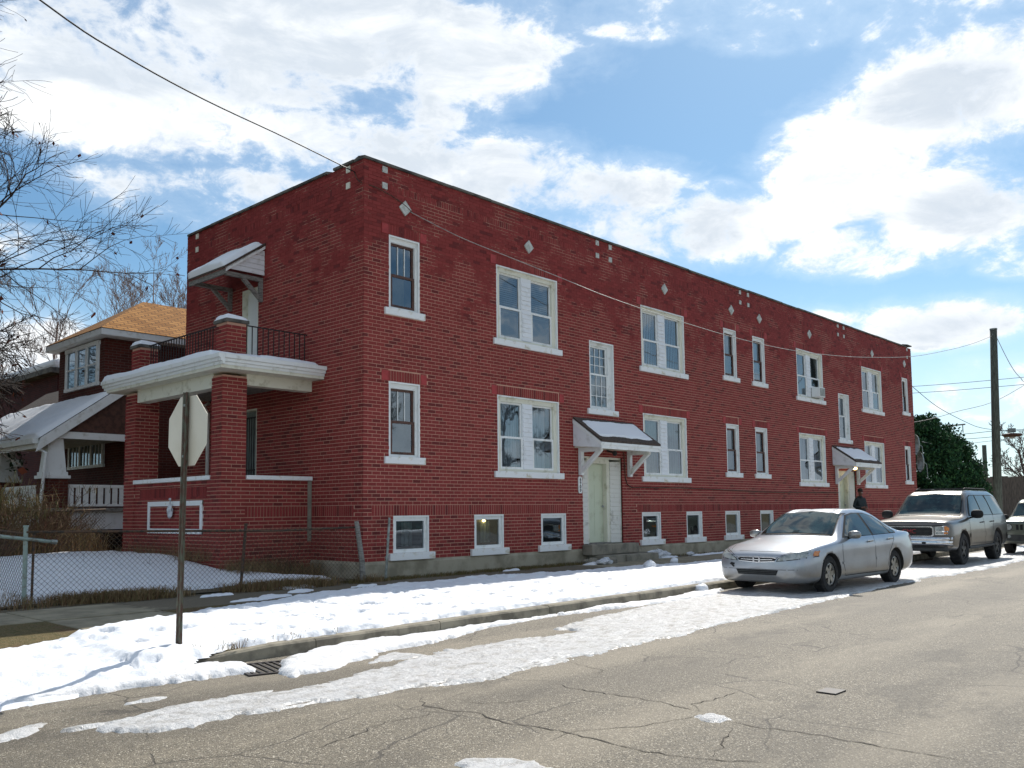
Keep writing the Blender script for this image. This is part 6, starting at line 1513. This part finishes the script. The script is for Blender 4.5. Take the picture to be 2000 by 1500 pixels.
suv.seam([(-.84, .995), (-.58, .985), (.58, .985), (.84, .995)], 'x', .022, both=False)
for pts in ([(1.42, .72), (2.68, .73)], [(2.72, .73), (3.42, .735)]): suv.patch('side_moulding', M['tan'], strip(pts, .11), 'y', .016)
MB().box(1.35, 3.5, -1.0, -.86, .40, .45).build('running_board', M['cladding'], suv.root, bevel=.015); MB().box(1.35, 3.5, .86, 1.0, .40, .45).build('running_board', M['cladding'], suv.root, bevel=.015)
suv.mirror(1.62, 1.12, 1.26, .085, .15, .11, M['black']); suv.handle(2.52, 1.04, M['black']); suv.handle(3.42, 1.05, M['black'])
for f in (1, -1): MB().tube([(2.35, f*.60, 1.88), (2.5, f*.60, 1.935), (4.3, f*.60, 1.93), (4.5, f*.60, 1.87)], .018, 8).build('roof_rail', M['black'], suv.root, smooth=True)
for x in (2.7, 3.9): MB().bar((x, -.6, 1.94), (x, .6, 1.94), .05, .02).build('roof_bar', M['cladding'], suv.root)
suv.patch('tail_lamp', M['redlens'], [(4.94, .95), (5.04, .95), (5.04, 1.16), (4.96, 1.18)], 'y', .004)
suv.patch('rear_bumper', M['chrome'], [(4.72, .55), (5.05, .55), (5.05, .72), (4.75, .72)], 'y', .012)

# --- grey green compact utility vehicle at the right edge
ST = [(0.00, .38, .60, .70, .44, .78, .62, .76, .86, .70, .95, .97), (0.06, .34, .70, .80, .42, .84, .63, .82, .90, .76, .995, 1.02), (0.25, .32, .74, .85, .42, .875, .66, .85, .95, .76, 1.03, 1.06), (0.9, .31, .75, .865, .40, .882, .70, .86, 1.0, .75, 1.06, 1.10), (1.05, .31, .75, .865, .40, .882, .72, .86, 1.02, .74, 1.10, 1.14),
 (1.35, .31, .75, .865, .40, .882, .72, .855, 1.035, .69, 1.35, 1.39), (1.62, .31, .75, .865, .40, .882, .73, .85, 1.04, .65, 1.555, 1.60), (1.8, .31, .75, .865, .40, .882, .73, .85, 1.045, .645, 1.60, 1.65), (3.6, .31, .75, .865, .40, .88, .73, .85, 1.06, .635, 1.60, 1.65), (4.1, .33, .74, .85, .42, .87, .73, .835, 1.06, .62, 1.52, 1.58), (4.33, .38, .70, .82, .46, .84, .72, .80, 1.03, .65, 1.20, 1.23), (4.40, .44, .66, .78, .5, .80, .72, .76, .98, .66, 1.03, 1.05)]
jp = Car('parked_utility_vehicle', 'boxy grey green utility vehicle with round headlamps cut by the right edge of the photo', 'car', ST, M['olive'], (19.1, -7.15, -.145), R(.5), [(.88, .37), (3.52, .37)], .41, .58, .9)
for x in (.88, 3.52):
    for y in (.75, -.75): jp.wheel(x, y, .345, .215, .215, 5, M['rim'])
jp.patch('windshield_trim', M['black'], [(-.72, 1.115), (.72, 1.115), (.635, 1.55), (-.635, 1.55)], 'x', .002, both=False); jp.patch('windshield', M['cglass'], [(-.69, 1.135), (.69, 1.135), (.61, 1.53), (-.61, 1.53)], 'x', .005, both=False)
jp.patch('side_window', M['cglass'], [(1.35, 1.09), (1.72, 1.53), (2.2, 1.55), (2.22, 1.09)], 'y', .004); jp.patch('side_window', M['cglass'], [(2.3, 1.09), (2.28, 1.55), (3.0, 1.55), (3.06, 1.10)], 'y', .004); jp.patch('side_window', M['cglass'], [(3.14, 1.11), (3.1, 1.55), (3.85, 1.54), (3.98, 1.13)], 'y', .004)
jp.patch('front_panel', M['olive'], [(-.72, .72), (.72, .72), (.72, .93), (-.72, .93)], 'x', .004, both=False)
jp.patch('headlamp_trim', M['cladding'], [(.57+.125*math.cos(a*math.pi/10), .83+.115*math.sin(a*math.pi/10)) for a in range(20)], 'x', .008)
jp.patch('headlamp', M['lamp'], [(.57+.098*math.cos(a*math.pi/10), .83+.092*math.sin(a*math.pi/10)) for a in range(20)], 'x', .014, step=.04)
for k in range(7): jp.patch('grille_slot', M['black'], [(-.37+.11*k, .745), (-.30+.11*k, .745), (-.30+.11*k, .905), (-.37+.11*k, .905)], 'x', .008, both=False)
jp.patch('bumper_cover', M['cladding'], [(-.74, .42), (.74, .42), (.76, .60), (-.76, .60)], 'x', .008, both=False); jp.patch('fog_lamp', M['lamp'], [(.56+.055*math.cos(a*math.pi/8), .55+.05*math.sin(a*math.pi/8)) for a in range(16)], 'x', .014)
jp.patch('turn_signal', M['amber'], [(.30, .80), (.62, .80), (.62, .84), (.30, .84)], 'y', .005)
jp.seam([(-.70, .965), (.70, .965)], 'x', .016, both=False); jp.mirror(1.38, .98, 1.12, .07, .11, .08, M['black'])

# ------------------------------------------------------------------ person by the far door
def person(loc, rz):
    root = empty('person', loc, rz, 'person in a dark jacket and cap standing by the far door', 'person')
    J = {'pel': (0, 0, .96), 'wst': (0, .01, 1.10), 'chs': (0, .02, 1.32), 'nck': (0, .03, 1.50), 'nk2': (0, .01, 1.56), 'hd': (0, -.01, 1.66), 'top': (0, 0, 1.76)}
    V = []; E = []; Rr = []; idx = {}
    def v(n, p, r, par=None):
        idx[n] = len(V); V.append(p); Rr.append(r)
        if par: E.append((idx[par], idx[n]))
    v('pel', (0, 0, .96), (.17, .12)); v('wst', (0, .01, 1.10), (.17, .13), 'pel'); v('chs', (0, .02, 1.33), (.20, .145), 'wst'); v('ncb', (0, .03, 1.48), (.085, .08), 'chs'); v('nck', (0, .015, 1.55), (.058, .062), 'ncb')
    v('jaw', (0, -.015, 1.63), (.068, .08), 'nck'); v('hd', (0, -.005, 1.71), (.078, .096), 'jaw'); v('top', (0, .0, 1.79), (.05, .06), 'hd')
    for s, n in ((1, 'l'), (-1, 'r')):
        v('sh'+n, (.19*s, .02, 1.43), (.075, .075), 'chs'); v('el'+n, (.29*s, .06, 1.15), (.062, .062), 'sh'+n); v('wr'+n, (.14*s, -.17, 1.10), (.045, .045), 'el'+n); v('pm'+n, (.06*s, -.21, 1.11), (.042, .03), 'wr'+n)
        for k in range(4): v('f%d%s' % (k, n), ((.06-.03)*s, -.225, 1.075+.024*k), (.010, .010), 'pm'+n); v('g%d%s' % (k, n), ((-.01)*s, -.215, 1.07+.024*k), (.008, .008), 'f%d%s' % (k, n))
        v('th'+n, (.035*s, -.22, 1.165), (.011, .011), 'pm'+n)
        v('hp'+n, (.10*s, 0, .90), (.105, .11), 'pel'); v('kn'+n, (.11*s, -.02, .50), (.068, .072), 'hp'+n); v('an'+n, (.12*s, .02, .09), (.045, .05), 'kn'+n); v('to'+n, (.13*s, -.15, .035), (.045, .032), 'an'+n)
    me = bpy.data.meshes.new('figure'); me.from_pydata(V, E, []); o = bpy.data.objects.new('figure_tmp', me); COL.objects.link(o)
    o.modifiers.new('skin', 'SKIN'); sv = me.skin_vertices[0].data
    for i, r in enumerate(Rr): sv[i].radius = r
    sv[0].use_root = True
    sb = o.modifiers.new('sub', 'SUBSURF'); sb.levels = 2; sb.render_levels = 2
    bpy.context.view_layer.update(); dg = bpy.context.evaluated_depsgraph_get(); bm_ = bpy.data.meshes.new_from_object(o.evaluated_get(dg)); bpy.data.objects.remove(o)
    bm_.name = 'figure'; bm_.materials.clear()
    for m_ in ('skin', 'jacket', 'jeans', 'black'): bm_.materials.append(M[m_])
    mi = []
    for p in bm_.polygons:
        c = p.center
        if c.z > 1.53: k = 0
        elif c.y < -.19 and c.z > 1.0: k = 0
        elif c.z > .93: k = 1
        elif c.z > .11: k = 2
        else: k = 3
        mi.append(k)
    bm_.polygons.foreach_set('material_index', mi); bm_.polygons.foreach_set('use_smooth', [True]*len(mi)); bm_.update()
    link('figure', bm_, root)
    MB().lathe([(.0, .115), (.05, .11), (.085, .075), (.098, .01), (.100, -.02), (.092, -.02)], (0, .005, 1.735), 'z', 18).build('knit_cap', M['hair'], root, smooth=True)
    fc_ = MB(); fc_.ball((.030, -.088, 1.675), .011, 6).ball((-.030, -.088, 1.675), .011, 6); fc_.build('eye', M['flower'], root)
    MB().add([(-.012, -.088, 1.648), (.012, -.088, 1.648), (0, -.115, 1.65), (0, -.09, 1.69)], [(0, 1, 2), (0, 2, 3), (1, 3, 2)]).build('nose', M['skin'], root)
    MB().bar((-.024, -.083, 1.622), (.024, -.083, 1.622), .008, .009).build('mouth', M['redlens'], root)
    for s in (1, -1): MB().ball((.082*s, .005, 1.67), .028, 6, sc=(.35, .7, 1.1)).build('ear', M['skin'], root)
    MB().lathe([(.10, -.05), (.11, .0), (.095, .045), (.08, .03)], (0, .035, 1.50), 'z', 18).build('collar', M['jacket'], root, smooth=True)
    return root
person((23.35, -.48, .20), R(-25))
tag(MB().box(-.5, .5, -.35, .35, 0, .03).build('door_mat', M['black'], None, (23.3, -1.05, .02)), 'dark mat lying below the far door steps', 'mat')
# litter at the wall
rq = random.Random(77)
for i, (x, y, s_) in enumerate(((9.55, -.42, .34), (6.5, -.95, .20), (10.9, -.6, .12))):
    l_ = MB().ball((0, 0, 0), s_, 7, sc=(1.4, .7, .38)); l_.v = [(a*rq.uniform(.6, 1.3), b*rq.uniform(.6, 1.3), c*rq.uniform(.5, 1.5)) for a, b, c in l_.v]
    tag(l_.build('crumpled_paper', M['paper'], None, (x, y, .09)), ['large crumpled white sheet by the fourth basement window', 'small crumpled white scrap before the door steps', 'smallest white scrap on the sidewalk under the fifth basement window'][i], 'litter')
pb = MB().ball((0, 0, 0), .10, 9, sc=(.45, 1.0, 1.5)); pb.v = [(a*rq.uniform(.6, 1.5), b*rq.uniform(.55, 1.25)*(1-.45*max(0, c/.15)), c*rq.uniform(.85, 1.15)) for a, b, c in pb.v]
pb.tube([(0, 0, .13), (.02, .01, .2), (-.01, -.02, .25)], [.02, .012, .03], 5)
tag(pb.build('plastic_bag', M['paper'], None, (PX-.05, 3.72, 1.40)), 'white plastic bag caught on the porch wall inside the painted frame', 'bag')
